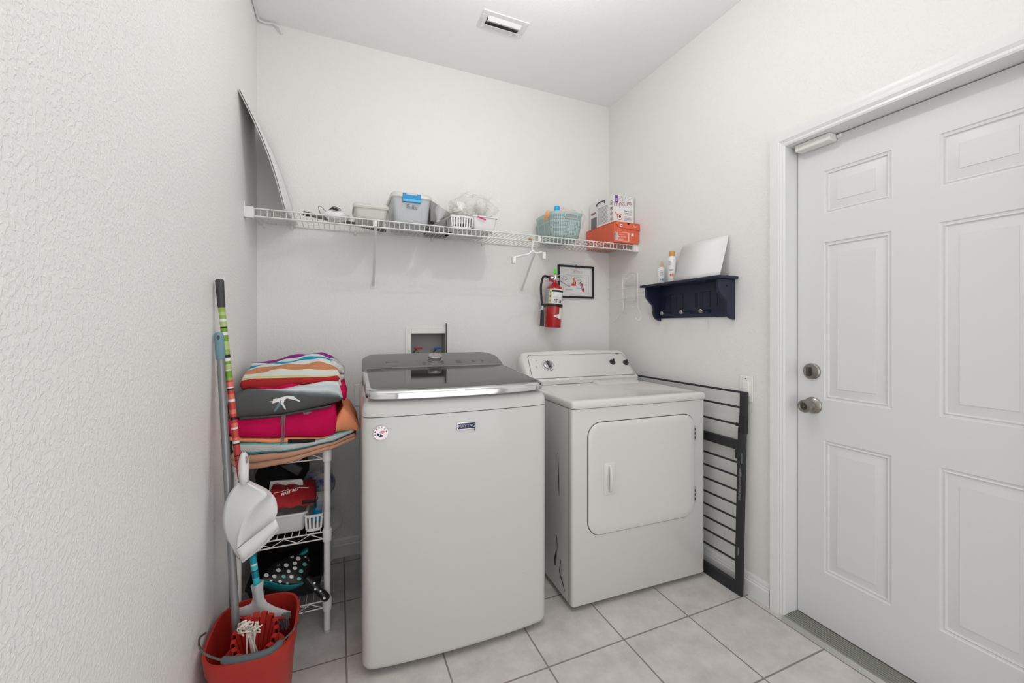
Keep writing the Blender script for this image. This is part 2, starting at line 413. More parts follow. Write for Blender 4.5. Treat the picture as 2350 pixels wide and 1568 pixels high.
# six-panel door
def nested(mb, P, levels):
    """P: (y0,y1,z0,z1) ; levels: (inset, depth) ; leaf front looks to -x"""
    X = XR + .07; last = None
    for ins, dep in levels:
        y0, y1, z0, z1 = P[0]+ins, P[1]-ins, P[2]+ins, P[3]-ins
        ring = [Vector((X+dep, y0, z0)), Vector((X+dep, y1, z0)), Vector((X+dep, y1, z1)), Vector((X+dep, y0, z1))]
        if last: mb.add(last+ring, [(i, (i+1)%4, 4+(i+1)%4, 4+i) for i in range(4)])
        last = ring
    mb.add(last, [(0, 1, 2, 3)])
LY0, LY1, LZ0, LZ1 = .369, 1.136, .016, 1.978
ys = [LY0, .470, .688, .814, 1.033, LY1]
zs = [LZ0, .232, .765, .930, 1.563, 1.676, 1.851, LZ1]
mb = MB(); X = XR+.07
for i in range(5):
    for j in range(7):
        y0, y1, z0, z1 = ys[i], ys[i+1], zs[j], zs[j+1]
        if i in (1, 3) and j in (1, 3, 5):
            nested(mb, (y0, y1, z0, z1), [(0, 0), (.003, .0035), (.008, .0045), (.012, .002), (.014, .0065), (.017, .0075), (.047, .0015), (.0475, .0)])
        else: mb.add([(X, y0, z0), (X, y1, z0), (X, y1, z1), (X, y0, z1)], [(0, 1, 2, 3)])
mb.box(X+.012, X+.044, LY0, LY1, LZ0, LZ1)
for p in (((X, LY0, LZ0), (X, LY0, LZ1), (X+.02, LY0, LZ1), (X+.02, LY0, LZ0)), ((X, LY1, LZ0), (X, LY1, LZ1), (X+.02, LY1, LZ1), (X+.02, LY1, LZ0)), ((X, LY0, LZ1), (X, LY1, LZ1), (X+.02, LY1, LZ1), (X+.02, LY0, LZ1))):
    mb.add(p, [(0, 1, 2, 3)])
door = struct(mb.build('door_1', 'doorp', origin=(X, LY1, 0), smooth=18))
k = MB().lathe([(0, 0), (.033, 0), (.033, .006), (.029, .010), (.022, .011), (.017, .013), (0, .0135)], (X, 1.078, 1.039), (-1, 0, 0)).build('deadbolt', 'pewter', door)
MB().box(X-.034, X-.012, 1.074, 1.083, 1.020, 1.058).build('thumb_turn', 'pewter_d', k, bevel=.003)
k = MB().lathe([(0, 0), (.034, 0), (.034, .004), (.030, .009), (.016, .014), (.012, .022), (.011, .032), (.017, .037), (.025, .043), (.0265, .054), (.024, .062), (.016, .064), (.014, .061), (0, .061)], (X, 1.074, .899), (-1, 0, 0)).build('door_knob', 'pewter', door)
MB().lathe([(0, 0), (.0135, 0), (.0125, .002), (.003, .0022), (.002, .0005), (0, .0005)], (X-.060, 1.074, .899), (-1, 0, 0)).build('lock_button', 'pewter_d', k)
# contact sensor on the head of the door frame
t = thing('door_sensor', 'small white box sensor fixed under the head of the door frame', 'sensor', (XR+.035, 1.08, 1.955))
mb = MB(); mb.box(XR+.022, XR+.068, .985, 1.118, 1.952, 1.981).build('sensor_box', 'plate', t, bevel=.004)
MB().box(XR+.060, XR+.072, .966, .984, 1.962, 1.976).build('magnet', 'pl_white', t, bevel=.002)

# ceiling vent
t = thing('ceiling_vent', 'white louvred air vent in the ceiling', 'vent', (.763, 1.92, ZC-.02))
x0, x1, y0, y1 = .643, .883, 1.862, 1.978
mb = MB(); mb.box(x0, x1, y0, y0+.026, ZC-.005, ZC).box(x0, x1, y1-.026, y1, ZC-.005, ZC).box(x0, x0+.032, y0+.026, y1-.026, ZC-.005, ZC).box(x1-.032, x1, y0+.026, y1-.026, ZC-.005, ZC)
mb.build('vent_frame', 'pl_white', t, bevel=.002)
MB().box(x0+.01, x1-.01, y0+.01, y1-.01, ZC-.0015, ZC-.0005).build('duct_opening', 'vent_d', t)
for k, (yy, tilt) in enumerate(((1.896, -.6), (1.918, .5), (1.944, .75))):
    MB().obox((.763, yy, ZC-.010), (1, 0, 0), (0, math.cos(tilt), math.sin(tilt)), (0, -math.sin(tilt), math.cos(tilt)), .088, .011, .0008).build('louvre', 'pl_white', t)
MB().cyl((.650, 1.895, ZC-.014), (.656, 1.955, ZC-.014), .0018, n=8).build('lever', 'pl_white', t)
# ceiling lamp (just above the picture)
t = thing('ceiling_lamp', 'round white dome lamp on the ceiling above the washer front', 'lamp', (.70, 1.2, ZC-.08))
MB().lathe([(0, 0), (.15, 0), (.15, -.02), (.14, -.028), (0, -.028)], (.70, 1.2, ZC)).build('lamp_base', 'pl_white', t)
MB().lathe([(.138, -.028), (.13, -.05), (.10, -.068), (.05, -.078), (0, -.08)], (.70, 1.2, ZC)).build('lamp_shade', 'diff', t)
# loose painted cable running along the ceiling corner
P = [Vector((XL+.006, 1.6, ZC-.006)), Vector((XL+.006, 2.0, ZC-.006)), Vector((XL+.007, 2.30, ZC-.007)), Vector((XL+.012, 2.352, ZC-.010)), Vector((-.335, 2.36, ZC-.012)), Vector((-.305, 2.355, ZC-.010)), Vector((-.280, 2.35, ZC-.022)), Vector((-.264, 2.355, ZC-.05))]
mb = MB().tube(bez(P, 60), .0045, 8)
tag(mb.build('loose_cable', 'trim'), 'thin white cable along the ceiling corner with its end hanging loose', 'cable')

# ================================================================== WASHING MACHINE
def atpl(px, py, p0, n):
    r = _ray(px, py); o = Vector((0, 0, HC)); return o + r * ((Vector(p0)-o).dot(n)/r.dot(n))
def bowed(x0, x1, y0, y1, r, bow, rb=.01, n=8, nf=14):
    """plan outline, front at y0 bowed towards the viewer"""
    P = []
    fb = lambda x: y0 - bow*(1-((x-(x0+x1)/2)/((x1-x0)/2))**2)
    for k in range(n+1): t = PI + PI/2*k/n; P.append((x0+r+r*math.cos(t), y0+r+r*math.sin(t)))
    for k in range(1, nf): x = x0+r+(x1-x0-2*r)*k/nf; P.append((x, fb(x)+bow*(1-((x0+r-(x0+x1)/2)/((x1-x0)/2))**2)*(abs(2*k/nf-1)**8)))
    for k in range(n+1): t = 1.5*PI + PI/2*k/n; P.append((x1-r+r*math.cos(t), y0+r+r*math.sin(t)))
    for k in range(4): t = PI/2*k/3; P.append((x1-rb+rb*math.cos(t), y1-rb+rb*math.sin(t)))
    for k in range(4): t = PI/2+PI/2*k/3; P.append((x0+rb+rb*math.cos(t), y1-rb+rb*math.sin(t)))
    return P
def loft(mb, rings, cap=True):
    n = len(rings[0]); mb.grid(rings, closed=True)
    if cap:
        o = len(mb.v) - n*len(rings)
        mb.f += [tuple(o+i for i in range(n-1, -1, -1)), tuple(o+n*(len(rings)-1)+i for i in range(n))]; mb.mi += [mb.cur]*2
    return mb
wash = thing('washing_machine', 'white top-load washing machine with smoked glass lid and grey control panel', 'washing machine', (.074, 1.500, 0), -.028)
WW = WMAT[wash.name]; WX = .712
mb = MB()
R = lambda ins, z, r=.04, bow=.016: [Vector((x, y, z)) for x, y in bowed(ins, WX-ins, ins, .69, r, bow)]
loft(mb, [R(.03, .020), R(.012, .021), R(.004, .028), R(0, .042), R(0, .905)])
cab = mb.build('cabinet', 'enamel', wash, local=True, smooth=50)
mb = MB()
for x, y in ((.05, .06), (WX-.05, .06), (.05, .62), (WX-.05, .62)): mb.cyl((x, y, 0), (x, y, .03), .022)
builds(mb, 'foot', 'black', wash, local=True)
mb = MB(); loft(mb, [R(.002, .9045), R(.002, .9075)]); mb.build('seam', 'seam', wash, local=True)
mb = MB(); loft(mb, [R(0, .9075), R(0, .925), R(.002, .940), R(.008, .952), R(.02, .960), R(.05, .963)])
mb.build('top_panel', 'enamel', wash, local=True, smooth=60)
SL = .062
def LR(ins, t, r=.05, bow=.022): return [Vector((x, y, .966+t+SL*(y+.02))) for x, y in bowed(.012+ins, WX-.014-ins, -.012+ins, .50-ins*.3, r, bow)]
mb = MB(); loft(mb, [LR(.02, .0), LR(.006, .001), LR(.0, .005), LR(-.001, .016), LR(.0, .024), LR(.004, .030), LR(.010, .033), LR(.017, .0335), LR(.018, .031)])
lid = mb.build('lid', 'chrome', wash, local=True, smooth=50)
o_ = lid; o_['label'] = 'chrome rimmed lid'
mb = MB(); loft(mb, [LR(.0175, .025, .045), LR(.0175, .0325, .045), LR(.05, .0345, .04), LR(.12, .035, .03)])
mb.build('glass_panel', 'glass_lid', lid, local=True, smooth=40)['label'] = 'smoked glass panel'
# console
c0, c1 = Vector((0, .487, 1.0285)), Vector((0, .66, 1.088)); cv = (c1-c0).normalized(); cl = (c1-c0).length
def conpoly(i):
    P = [(.012+i, i*.2), (WX-.012-i, i*.2)]
    for k in range(9): t = PI/2*k/8; P.append((WX-.012-i-.085*(1-math.cos(t)), cl-i-.085*(1-math.sin(t))))
    for k in range(9): t = PI/2*(1-k/8); P.append((.012+i+.07*(1-math.cos(t)), cl-i-.07*(1-math.sin(t))))
    return P
def conring(i, dz, back=0): return [c0 + Vector((a, 0, 0)) + cv*b_ + Vector((0, back, dz)) for a, b_ in conpoly(i)]
mb = MB(); loft(mb, [conring(0, -.13), conring(0, -.005), conring(.004, -.0005), conring(.008, 0)])
con = mb.build('console', 'satin', wash, local=True, smooth=40)
MB().box(.014, WX-.014, .480, .488, 1.012, 1.0262).build('console_gap', 'seam', wash, local=True)
P0 = WW @ c0; nrm = (WW.to_3x3() @ Vector((1, 0, 0)).cross(cv)).normalized(); U = (WW.to_3x3() @ Vector((1, 0, 0))).normalized(); V = (WW.to_3x3() @ cv).normalized()
kc = atpl(998, 826, P0, nrm)
MB().lathe([(0, 0), (.037, 0), (.037, .004), (.034, .005), (.034, .022), (.031, .026), (0, .026)], kc, nrm, 40).build('cycle_knob', 'knobm', wash)
q = atpl(886, 833, P0, nrm); text('MAYTAG', wash, 'ink', q, U, V, .053, .012, bold=.02)
MB_ = bars(MB(), q - V*.006, U, V, .055, .002, 1).build('printed_underline', 'ink', wash)
for px, py, w, h, r_ in ((972, 838, .014, .04, 5), (1014, 836, .016, .045, 5), (1048, 834, .03, .035, 4), (1084, 832, .02, .034, 4), (1105, 832, .016, .034, 5), (954, 830, .008, .008, 2), (1124, 831, .01, .008, 2)):
    bars(MB(), atpl(px, py, P0, nrm), U, V, w, h, r_, seed=int(px)).build('printed_legend', 'ink', wash)
# badge
Fp = WW @ Vector((0, -.0165, 0)); Fn = WW.to_3x3() @ Vector((0, -1, 0)); U2 = U; V2 = Vector((0, 0, 1))
c = atpl(1070.5, 977, Fp, Fn)
bd = MB().obox(c - Fn*(-.001), U2, V2, Fn, .0375, .0135, .003).build('brand_badge', 'chrome', wash, bevel=.0015)
MB().obox(c + Fn*.0042, U2, V2, Fn, .0345, .0105, .0004).build('badge_face', 'inkb', bd)
text('MAYTAG', bd, 'silver', c + Fn*.0048 - U2*.0315 - V2*.0065, U2, V2, .063, .013, bold=0)
mb = MB(); mb.add([c+U2*.028-V2*.0135+Fn*.001, c+U2*.033-V2*.0135+Fn*.001, c+U2*.032-V2*.024+Fn*.001], [(0, 1, 2)]); mb.build('badge_drip', 'inkg', bd)
# round sticker
Fp3 = WW @ Vector((0, -.0075, 0)); c = atpl(874, 994, Fp3, Fn); Us = (U2*math.cos(.0) ).normalized()
st = MB().lathe([(0, .0), (.0245, .0), (.0245, .001), (0, .0012)], c, Fn, 40).build('round_sticker', mat('foil_sticker', C(222, 210, 212), .2, metal=.5), wash)
for k, ch in enumerate('AMERICA'):
    a = math.radians(195 - k*30); p = c + U2*math.cos(a)*.0165 + V2*math.sin(a)*.0165; up = (U2*math.cos(a)+V2*math.sin(a)); ri = (U2*math.sin(a)-V2*math.cos(a))
    text(ch, st, 'inkr' if k == 2 else 'inkb', p + Fn*.0013 - ri*.0025, ri, up, .005 if ch != 'I' else .0015, .0062, bold=.03)
mb = MB()
def arcfan(cx, cz, r0, r1, a0, a1, off, n=12):
    P = []
    for k in range(n+1):
        a = math.radians(a0+(a1-a0)*k/n); P.append(c+U2*(cx+r0*math.cos(a))+V2*(cz+r0*math.sin(a))+Fn*off)
    for k in range(n, -1, -1):
        a = math.radians(a0+(a1-a0)*k/n); P.append(c+U2*(cx+r1*math.cos(a))+V2*(cz+r1*math.sin(a))+Fn*off)
    return P
for r0, r1 in ((.0135, .0155), (.0095, .0115), (.0055, .0075)):
    P = arcfan(.006, -.008, r0, r1, 60, 135, .0014); mb.add(P, [tuple(range(len(P)))])
mb.build('sticker_stripes', 'inkr', st)
P = [c+U2*a+V2*b_+Fn*.0014 for a, b_ in ((-.0125, .001), (.010, -.010), (.004, -.0135), (-.002, -.0145), (-.009, -.010), (-.0125, -.005))]
mb = MB(); mb.add(P, [tuple(range(6))]); mb.build('sticker_field', 'inkb', st)
for sx, sz, sr in ((-.004, -.006, .003), (.003, -.010, .0024)):
    P = [c+U2*(sx+(sr if k % 2 == 0 else sr*.4)*math.sin(k*PI/5))+V2*(sz+(sr if k % 2 == 0 else sr*.4)*math.cos(k*PI/5))+Fn*.0017 for k in range(10)]
    mb = MB(); mb.add(P, [tuple(range(10))]); mb.build('sticker_star', 'white_ink', st)
# chips in the enamel
mb = MB()
rnd = random.Random(3)
for px, py, s_ in ((1061, 1488, .003), (1056, 1489, .0014), (1066, 1487, .0015), (1201, 1315, .0012), (1140, 1465, .001)):
    p = atpl(px, py, Fp, Fn) + Fn*.0012
    mb.add([p + U2*math.cos(a)*s_*rnd.uniform(.6, 1.4) + V2*math.sin(a)*s_*rnd.uniform(.4, 1) for a in [i*PI/4 for i in range(8)]], [tuple(range(8))])
builds(mb, 'enamel_chip', 'scuff', wash)

# ================================================================== DRYER
dry = thing('clothes_dryer', 'white front-door clothes dryer with a rounded control console along the back', 'dryer', (.914, 1.507, 0), -.038)
DW = WMAT[dry.name]; DWX = .736
def RR(x0, x1, y0, y1, r, z, n=6): return [Vector((a, b_, z)) for a, b_ in rrect(x0, x1, y0, y1, r, n)]
mb = MB(); loft(mb, [RR(.004, DWX-.004, .004, .66, .012, .022), RR(0, DWX, 0, .66, .013, .028), RR(0, DWX, 0, .66, .013, .868)])
mb.build('cabinet', 'enamel2', dry, local=True, smooth=50)
mb = MB().box(-.0012, .001, .023, .0255, .03, .868).box(DWX-.001, DWX+.0012, .023, .0255, .03, .868); builds(mb, 'panel_seam', 'seam', dry, local=True)
mb = MB()
for x, y in ((.06, .06), (DWX-.06, .06), (.06, .6), (DWX-.06, .6)): mb.cyl((x, y, 0), (x, y, .03), .02)
builds(mb, 'foot', 'black', dry, local=True)
mb = MB().box(.006, DWX-.006, .008, .65, .866, .872); mb.build('top_gap', 'seam', dry, local=True)
mb = MB(); z0 = .871
loft(mb, [RR(.0, DWX, -.006, .66, .014, z0), RR(-.002, DWX+.002, -.008, .66, .014, z0+.004), RR(-.002, DWX+.002, -.008, .66, .014, z0+.025), RR(.002, DWX-.002, -.004, .66, .014, z0+.031), RR(.010, DWX-.010, .004, .66, .012, z0+.034), RR(.03, DWX-.03, .03, .655, .02, z0+.0335), RR(.042, DWX-.042, .04, .65, .02, z0+.0305)])
mb.build('top', 'enamel2', dry, local=True, smooth=60)
# lint door hump
mb = MB(); loft(mb, [RR(.40, .68, .40, .505, .03, .902), RR(.405, .675, .41, .505, .03, .910), RR(.42, .66, .44, .505, .02, .917), RR(.44, .64, .46, .505, .02, .919)])
mb.build('lint_screen_cover', 'enamel2', dry, local=True, smooth=60)
# door
pl0, pln = DW @ Vector((0, 0, 0)), DW.to_3x3() @ Vector((0, -1, 0)); Di = DW.inverted()
dl = Di @ atpl(1349, 1100, pl0, pln); dr = Di @ atpl(1592, 1080, pl0, pln); dt = Di @ atpl(1470, 961, pl0, pln); db = Di @ atpl(1470, 1207, pl0, pln)
dx0, dx1, dz0, dz1 = dl.x, dr.x, db.z, dt.z
def DR(ins, y, r=.062): return [Vector((a, y, b_)) for a, b_ in rrect(dx0+ins, dx1-ins, dz0+ins, dz1-ins, max(.005, r-ins), 10)]
mb = MB(); loft(mb, [DR(-.003, .001), DR(-.003, -.0006)]); mb.build('door_gap', 'seam', dry, local=True)
mb = MB(); loft(mb, [DR(0, .0), DR(0, -.004), DR(.0015, -.0065), DR(.004, -.008), DR(.03, -.008)])
dd = mb.build('door', 'enamel2', dry, local=True, smooth=60)
h0 = Di @ atpl(1383.5, 1062, pl0, pln); h1 = Di @ atpl(1409, 1132, pl0, pln)
hx0, hx1, hz0, hz1 = h0.x, h1.x, h1.z, h0.z
def HR(ins, y, r=.008): return [Vector((a, y, b_)) for a, b_ in rrect(hx0+ins, hx1-ins, hz0+ins, hz1-ins, max(.002, r-ins), 4)]
mb = MB(); loft(mb, [HR(0, -.007), HR(0, -.010), HR(.003, -.0115)])
hd = mb.build('handle', 'enamel2', dd, local=True, smooth=50)
cx = hx0 + .55*(hx1-hx0)
mb = MB().tube(bez([(cx, -.009, hz1-.014), (cx-.004, -.022, hz1-.03), (cx-.005, -.027, (hz0+hz1)/2), (cx-.004, -.022, hz0+.03), (cx, -.009, hz0+.014)], 20), [.007]*21, 10)
mb.build('grip', 'enamel2', hd, local=True)
for pz in (994, 1134):
    a = Di @ atpl(1594, pz, pl0, pln); b = MB()
    b.box(a.x-.006, a.x+.004, -.006, .0, a.z-.036, a.z+.036)
    hg = b.build('hinge', 'silver', dry, local=True)
    b = MB()
    for k in (-.02, 0, .02): b.box(a.x-.005, a.x-.001, -.0075, -.006, a.z+k-.006, a.z+k+.006)
    b.build('hinge_slots', 'dark', hg, local=True)
# console: lofted across x so that the ends taper
def dsec(x, e, top):
    """section in yz: front bottom ... top ... back"""
    return [Vector((x, .502+e*.3, .904)), Vector((x, .500+e*.3, .925)), Vector((x, .507+e*.4, .935)), Vector((x, .620+e*.1, min(top-.010, 1.067))), Vector((x, .628+e*.1, top-.003)), Vector((x, .636, top)), Vector((x, .655, top-.004)), Vector((x, .66, .904))]
mb = MB(); rows = []
for x, e, ti in ((0.000, .03, .16), (.004, .01, .075), (.010, .0, .040), (.020, .0, .016), (.035, 0, .005), (.055, 0, .001), (.12, 0, 0), (.25, 0, -.006), (.368, 0, -.008), (.486, 0, -.006), (.616, 0, 0), (DWX-.055, 0, .001), (DWX-.035, 0, .005), (DWX-.020, 0, .016), (DWX-.010, 0, .040), (DWX-.004, .01, .075), (DWX, .03, .16)):
    rows.append(dsec(x, e, max(.938, 1.078-ti*.85)))
mb.grid(rows); n8 = 8; o0 = 0
mb.f += [tuple(range(8)), tuple(len(mb.v)-8+i for i in range(8))]; mb.mi += [0, 0]
dc = mb.build('console', 'enamel2', dry, local=True, smooth=30)
f0, f1 = Vector((0, .507, .935)), Vector((0, .620, 1.067)); fv = (f1-f0).normalized(); fn = Vector((1, 0, 0)).cross(fv).normalized(); fl = (f1-f0).length
def fr(i, off):
    P = [(.040+i, .004+i), (DWX-.024-i, .004+i)]
    for k in range(7): t = PI/2*k/6; P.append((DWX-.040-i-.02*(1-math.cos(t)), fl-.010-i-.02*(1-math.sin(t))))
    for k in range(7): t = PI/2*(1-k/6); P.append((.052+i+.015*(1-math.cos(t)), fl-.010-i-.015*(1-math.sin(t))))
    return [f0 + Vector((a, 0, 0)) + fv*b_ + fn*off for a, b_ in P]
mb = MB(); loft(mb, [fr(-.0015, .0004), fr(0, .0012), fr(.002, .0004)]); mb.build('panel_groove', 'inkg', dc, local=True)
mb = MB(); loft(mb, [fr(.0018, .0003), fr(.0018, .0016), fr(.003, .0022)]); dp = mb.build('control_panel', 'enamel2', dc, local=True, smooth=30)
QW = DW.to_3x3(); P0 = DW @ (f0+fn*.0024); nn = (QW @ fn).normalized(); U = (QW @ Vector((1, 0, 0))).normalized(); V = (QW @ fv).normalized()
c = atpl(1257.5, 839, P0, nn)
kb = MB().lathe([(0, 0), (.0275, 0), (.0275, .005), (.026, .008), (.023, .009), (.020, .010), (0, .011)], c, nn, 40).build('timer_dial', 'knobm', dry)
MB().obox(c+nn*.013, U*.97+V*.2, V*.97-U*.2, nn, .0048, .021, .005).build('dial_grip', 'pewter_d', kb, bevel=.003)
def arcs(mb, r0, r1, a0, a1, n=10):
    A = [c+U*r*math.sin(math.radians(a))+V*r*math.cos(math.radians(a))+nn*.0004 for r in (r0, r1) for a in [a0+(a1-a0)*k/n for k in range(n+1)]]
    mb.add(A, [(k, k+1, n+2+k, n+1+k) for k in range(n)])
mb = MB()
for a in (-12, 8, 28, 46, 66, 84, 135, 150, 163): arcs(mb, .0355, .0385, a, a+13, 4)
builds(mb, 'blue_dial_mark', mat('blue_ink', C(40, 70, 160), .6), kb)
mb = MB(); arcs(mb, .0355, .0375, 192, 262); mb.build('green_dial_marks', mat('green_ink', C(50, 130, 90), .6), kb)
mb = MB(); arcs(mb, .0355, .0368, 265, 340); mb.build('dark_dial_marks', 'ink', kb)
mb = MB()
for px, py, w, h, r_ in ((1229, 829, .012, .006, 2), (1230, 846, .012, .02, 4), (1266, 824, .01, .004, 2), (1280, 838, .013, .002, 1), (1282, 846, .013, .002, 1), (1275, 862, .02, .003, 1), (1245, 861, .012, .002, 1)):
    bars(MB(), atpl(px, py, P0, nn), U, V, w, h, r_, seed=int(px*3)).build('printed_legend', 'inkg', dp)
for px, py, w in ((1398, 846, .022), (1427, 848, .022), (1394, 822, .016), (1426, 823, .016)): bars(MB(), atpl(px, py, P0, nn), U, V, w, .003, 1, seed=int(px)).build('printed_legend', 'inkg', dp)
for px, py in ((1405, 831.5), (1435.5, 833)):
    c = atpl(px, py, P0, nn)
    kb = MB().lathe([(0, 0), (.0180, 0), (.0180, .006), (.015, .009), (0, .0095)], c, nn, 28).build('selector_knob', 'dark', dry)
    MB().obox(c+nn*.012+V*.003+U*.002, V*.8+U*.6, U*.8-V*.6, nn, .0155, .0048, .004).build('pointer', 'black', kb, bevel=.002)
c = atpl(1416, 811.5, P0, nn)
P = [c+U*.018*math.cos(a)+V*.0062*math.sin(a)+nn*.0008 for a in [2*PI*k/28 for k in range(28)]]
mb = MB(); mb.add(P+[p-nn*.001 for p in P], [tuple(range(28))]+[(k, (k+1) % 28, 28+(k+1) % 28, 28+k) for k in range(28)])
bd = mb.build('brand_badge', 'knobm', dry); text('Whirlpool', bd, 'ink', c-U*.012-V*.0018+nn*.001, U, V, .024, .0045)
# scuffs on the left flank of the dryer
mb = MB(); Sx = DW @ Vector((-.0012, 0, 0)); Sn = DW.to_3x3() @ Vector((-1, 0, 0))
for path in ([(1280, 1040, 1), (1281, 1070, 3), (1282, 1100, 3), (1283, 1139, 1)], [(1277, 1262, 2), (1275, 1275, 7), (1273, 1285, 6), (1274, 1298, 2)], [(1287, 1285, 1), (1284, 1310, 3.5), (1286, 1322, 2.5), (1291, 1338, 3), (1296, 1358, 1)], [(1276, 1225, 1), (1278, 1238, 2), (1279, 1262, 1)]):
    A = [atpl(x-w*.33, y, Sx, Sn) for x, y, w in path]; B_ = [atpl(x+w*.33, y, Sx, Sn) for x, y, w in path]; mb.grid([A, B_])
builds(mb, 'scuff_mark', 'scuff', dry)
# raised channel pressing on the flank
mb = MB()
for y0_, y1_ in ((.36, .40), (.47, .52)):
    mb.box(-.003, .002, y0_, y1_, .12, .78)
builds(mb, 'side_pressing', 'enamel2', dry, local=True, bevel=.0025)

# ================================================================== LAUNDRY VALVE BOX
t = thing('laundry_valve_box', 'white recessed valve box in the wall above the washer', 'valve box', ((BX0+BX1)/2, YB, BZ0))
mb = MB(); fx0, fx1, fz0, fz1 = .346, .602, .965, 1.221
mb.box(fx0, BX0, YB-.006, YB, fz0, fz1).box(BX1, fx1, YB-.006, YB, fz0, fz1).box(BX0, BX1, YB-.006, YB, BZ1, fz1).box(BX0, BX1, YB-.006, YB, fz0, BZ0)
mb.build('trim_frame', 'plate', t, bevel=.0015)
mb = MB(); D = YB+.085; BX0 += .0012; BX1 -= .0012; BZ0 += .0012; BZ1 -= .0012
mb.add([(BX0, YB, BZ0), (BX1, YB, BZ0), (BX1, YB, BZ1), (BX0, YB, BZ1), (BX0, D, BZ0), (BX1, D, BZ0), (BX1, D, BZ1), (BX0, D, BZ1)], [(4, 5, 6, 7), (0, 1, 5, 4), (1, 2, 6, 5), (2, 3, 7, 6), (3, 0, 4, 7)])
mb.build('box_recess', 'boxin', t)
MB().obox((BX1+.004, YB-.012, 1.12), (.1, .99, 0), (0, 0, 1), (.99, -.1, 0), .018, .125, .0012).build('cover_flap', 'dark', t)
for px, vm, sgn in ((955, 'vred', -1), (1000, 'vblue', 1)):
    p = aty(px, 806, YB+.03)
    vb = MB().cyl((p.x, YB+.03, 1.0), (p.x, YB+.03, p.z+.004), .009).cyl((p.x, YB+.005, p.z-.008), (p.x, YB+.045, p.z-.008), .013).build('valve_body', 'galv', t, bevel=.001)
    MB().cyl((p.x, YB+.03, p.z), (p.x, YB+.03, p.z+.016), .006).obox((p.x+.012, YB+.028, p.z+.016), (1, 0, 0), (0, 1, 0), (0, 0, 1), .022, .006, .005).build('valve_handle', vm, vb, bevel=.002)['label'] = ('red' if sgn < 0 else 'blue') + ' valve handle'
    MB().tube(bez([(p.x, YB+.012, p.z-.012), (p.x+.012, YB-.02, p.z-.05), (p.x+.02, YB-.03, .9), (p.x+.02, YB-.04, .7)], 16), .009, 10).build('hose', 'galv' if sgn < 0 else 'black', t)
# wall plates
p0, p1 = aty(814, 883, YB), aty(827, 931, YB)
t = thing('outlet_plate', 'pale wall outlet plate half hidden behind the left edge of the washer', 'outlet', (p0.x+.035, YB, p1.z))
MB().box(p0.x, p0.x+.07, YB-.006, YB, p1.z, p0.z).build('cover_plate', 'plate', t, bevel=.003)
for k in (-.02, .02): MB().cyl((p0.x+.035, YB-.0075, (p0.z+p1.z)/2+k), (p0.x+.035, YB-.005, (p0.z+p1.z)/2+k), .016).build('receptacle', 'pl_white', t)
t = thing('light_switch', 'white rocker switch plate on the wall behind the gate post', 'switch', (XR, 1.32, .877))
MB().box(XR-.006, XR, 1.287, 1.353, .878, .996).build('cover_plate', 'plate', t, bevel=.003)
MB().box(XR-.010, XR-.005, 1.3035, 1.3365, .903, .970).build('rocker', 'plate', t, bevel=.002)
MB().cyl((XR-.008, 1.32, .984), (XR-.005, 1.32, .984), .003).build('screw', 'galv', t)

# ================================================================== WIRE SHELF
DKZ, SF, SBk = 1.7405, 2.070, YB-.006      # deck height, front lip, back rail
ws = thing('wire_shelf', 'long white wire shelf fixed across the whole back wall', 'shelf', (.68, 2.22, DKZ))
mb = MB(); nW = 86; sx0, sx1 = XL+.012, XR-.012
for k in range(nW):
    x = sx0 + (sx1-sx0)*k/(nW-1)
    mb.tube([(x, SBk, DKZ-.0015), (x, SF+.004, DKZ-.0015), (x, SF, DKZ-.004), (x, SF, DKZ-.036)], .0016, 6)
mb.build('wire_deck', 'wire', ws)
for z, y, r in ((DKZ-.004, SF-.0022, .0031), (DKZ-.037, SF, .0031), (DKZ-.005, SBk, .003), (DKZ-.006, 2.22, .0022)):
    MB().tube([(XL+.008, y, z), (XR-.008, y, z)], r, 8).build('rail', 'wire', ws)
MB().box(XL, XL+.036, SF-.008, SF+.012, DKZ-.046, DKZ+.002).box(XL, XL+.005, SF-.014, SF+.02, DKZ-.046, DKZ+.022).build('end_bracket', 'pl_white', ws, bevel=.002)
MB().box(XR-.036, XR, SF-.008, SF+.012, DKZ-.046, DKZ+.002).box(XR-.005, XR, SF-.014, SF+.02, DKZ-.046, DKZ+.012).build('end_bracket', 'pl_white', ws, bevel=.002)
for px, py in ((606, 515), (670, 520), (815, 538), (992, 548), (1107, 556), (1354, 580)):
    p = aty(px, py, YB-.004)
    MB().box(p.x-.006, p.x+.006, YB-.012, YB, DKZ-.018, DKZ-.001).cyl((p.x, YB-.006, DKZ-.018), (p.x, YB, DKZ-.022), .005, n=10).build('wall_clip', 'pl_white', ws, bevel=.002)
for (bx, by), (tx, ty) in (((857, 655), (862, 522)), ((1197, 666), (1237, 552))):
    a = aty(bx, by, YB-.006); b_ = aty(tx, ty, SF+.004)
    br = MB().tube([a, b_], .0062, 10).obox((b_.x, SF+.002, DKZ-.018), (1, 0, 0), (0, 1, 0), (0, 0, 1), .0070, .005, .015).build('support_brace', 'wire', ws)
    MB().box(a.x-.011, a.x+.011, YB-.004, YB, a.z-.018, a.z+.018).cyl((a.x, YB-.007, a.z-.010), (a.x, YB-.003, a.z-.010), .0035, n=10).build('brace_foot', 'pl_white', br, bevel=.001)

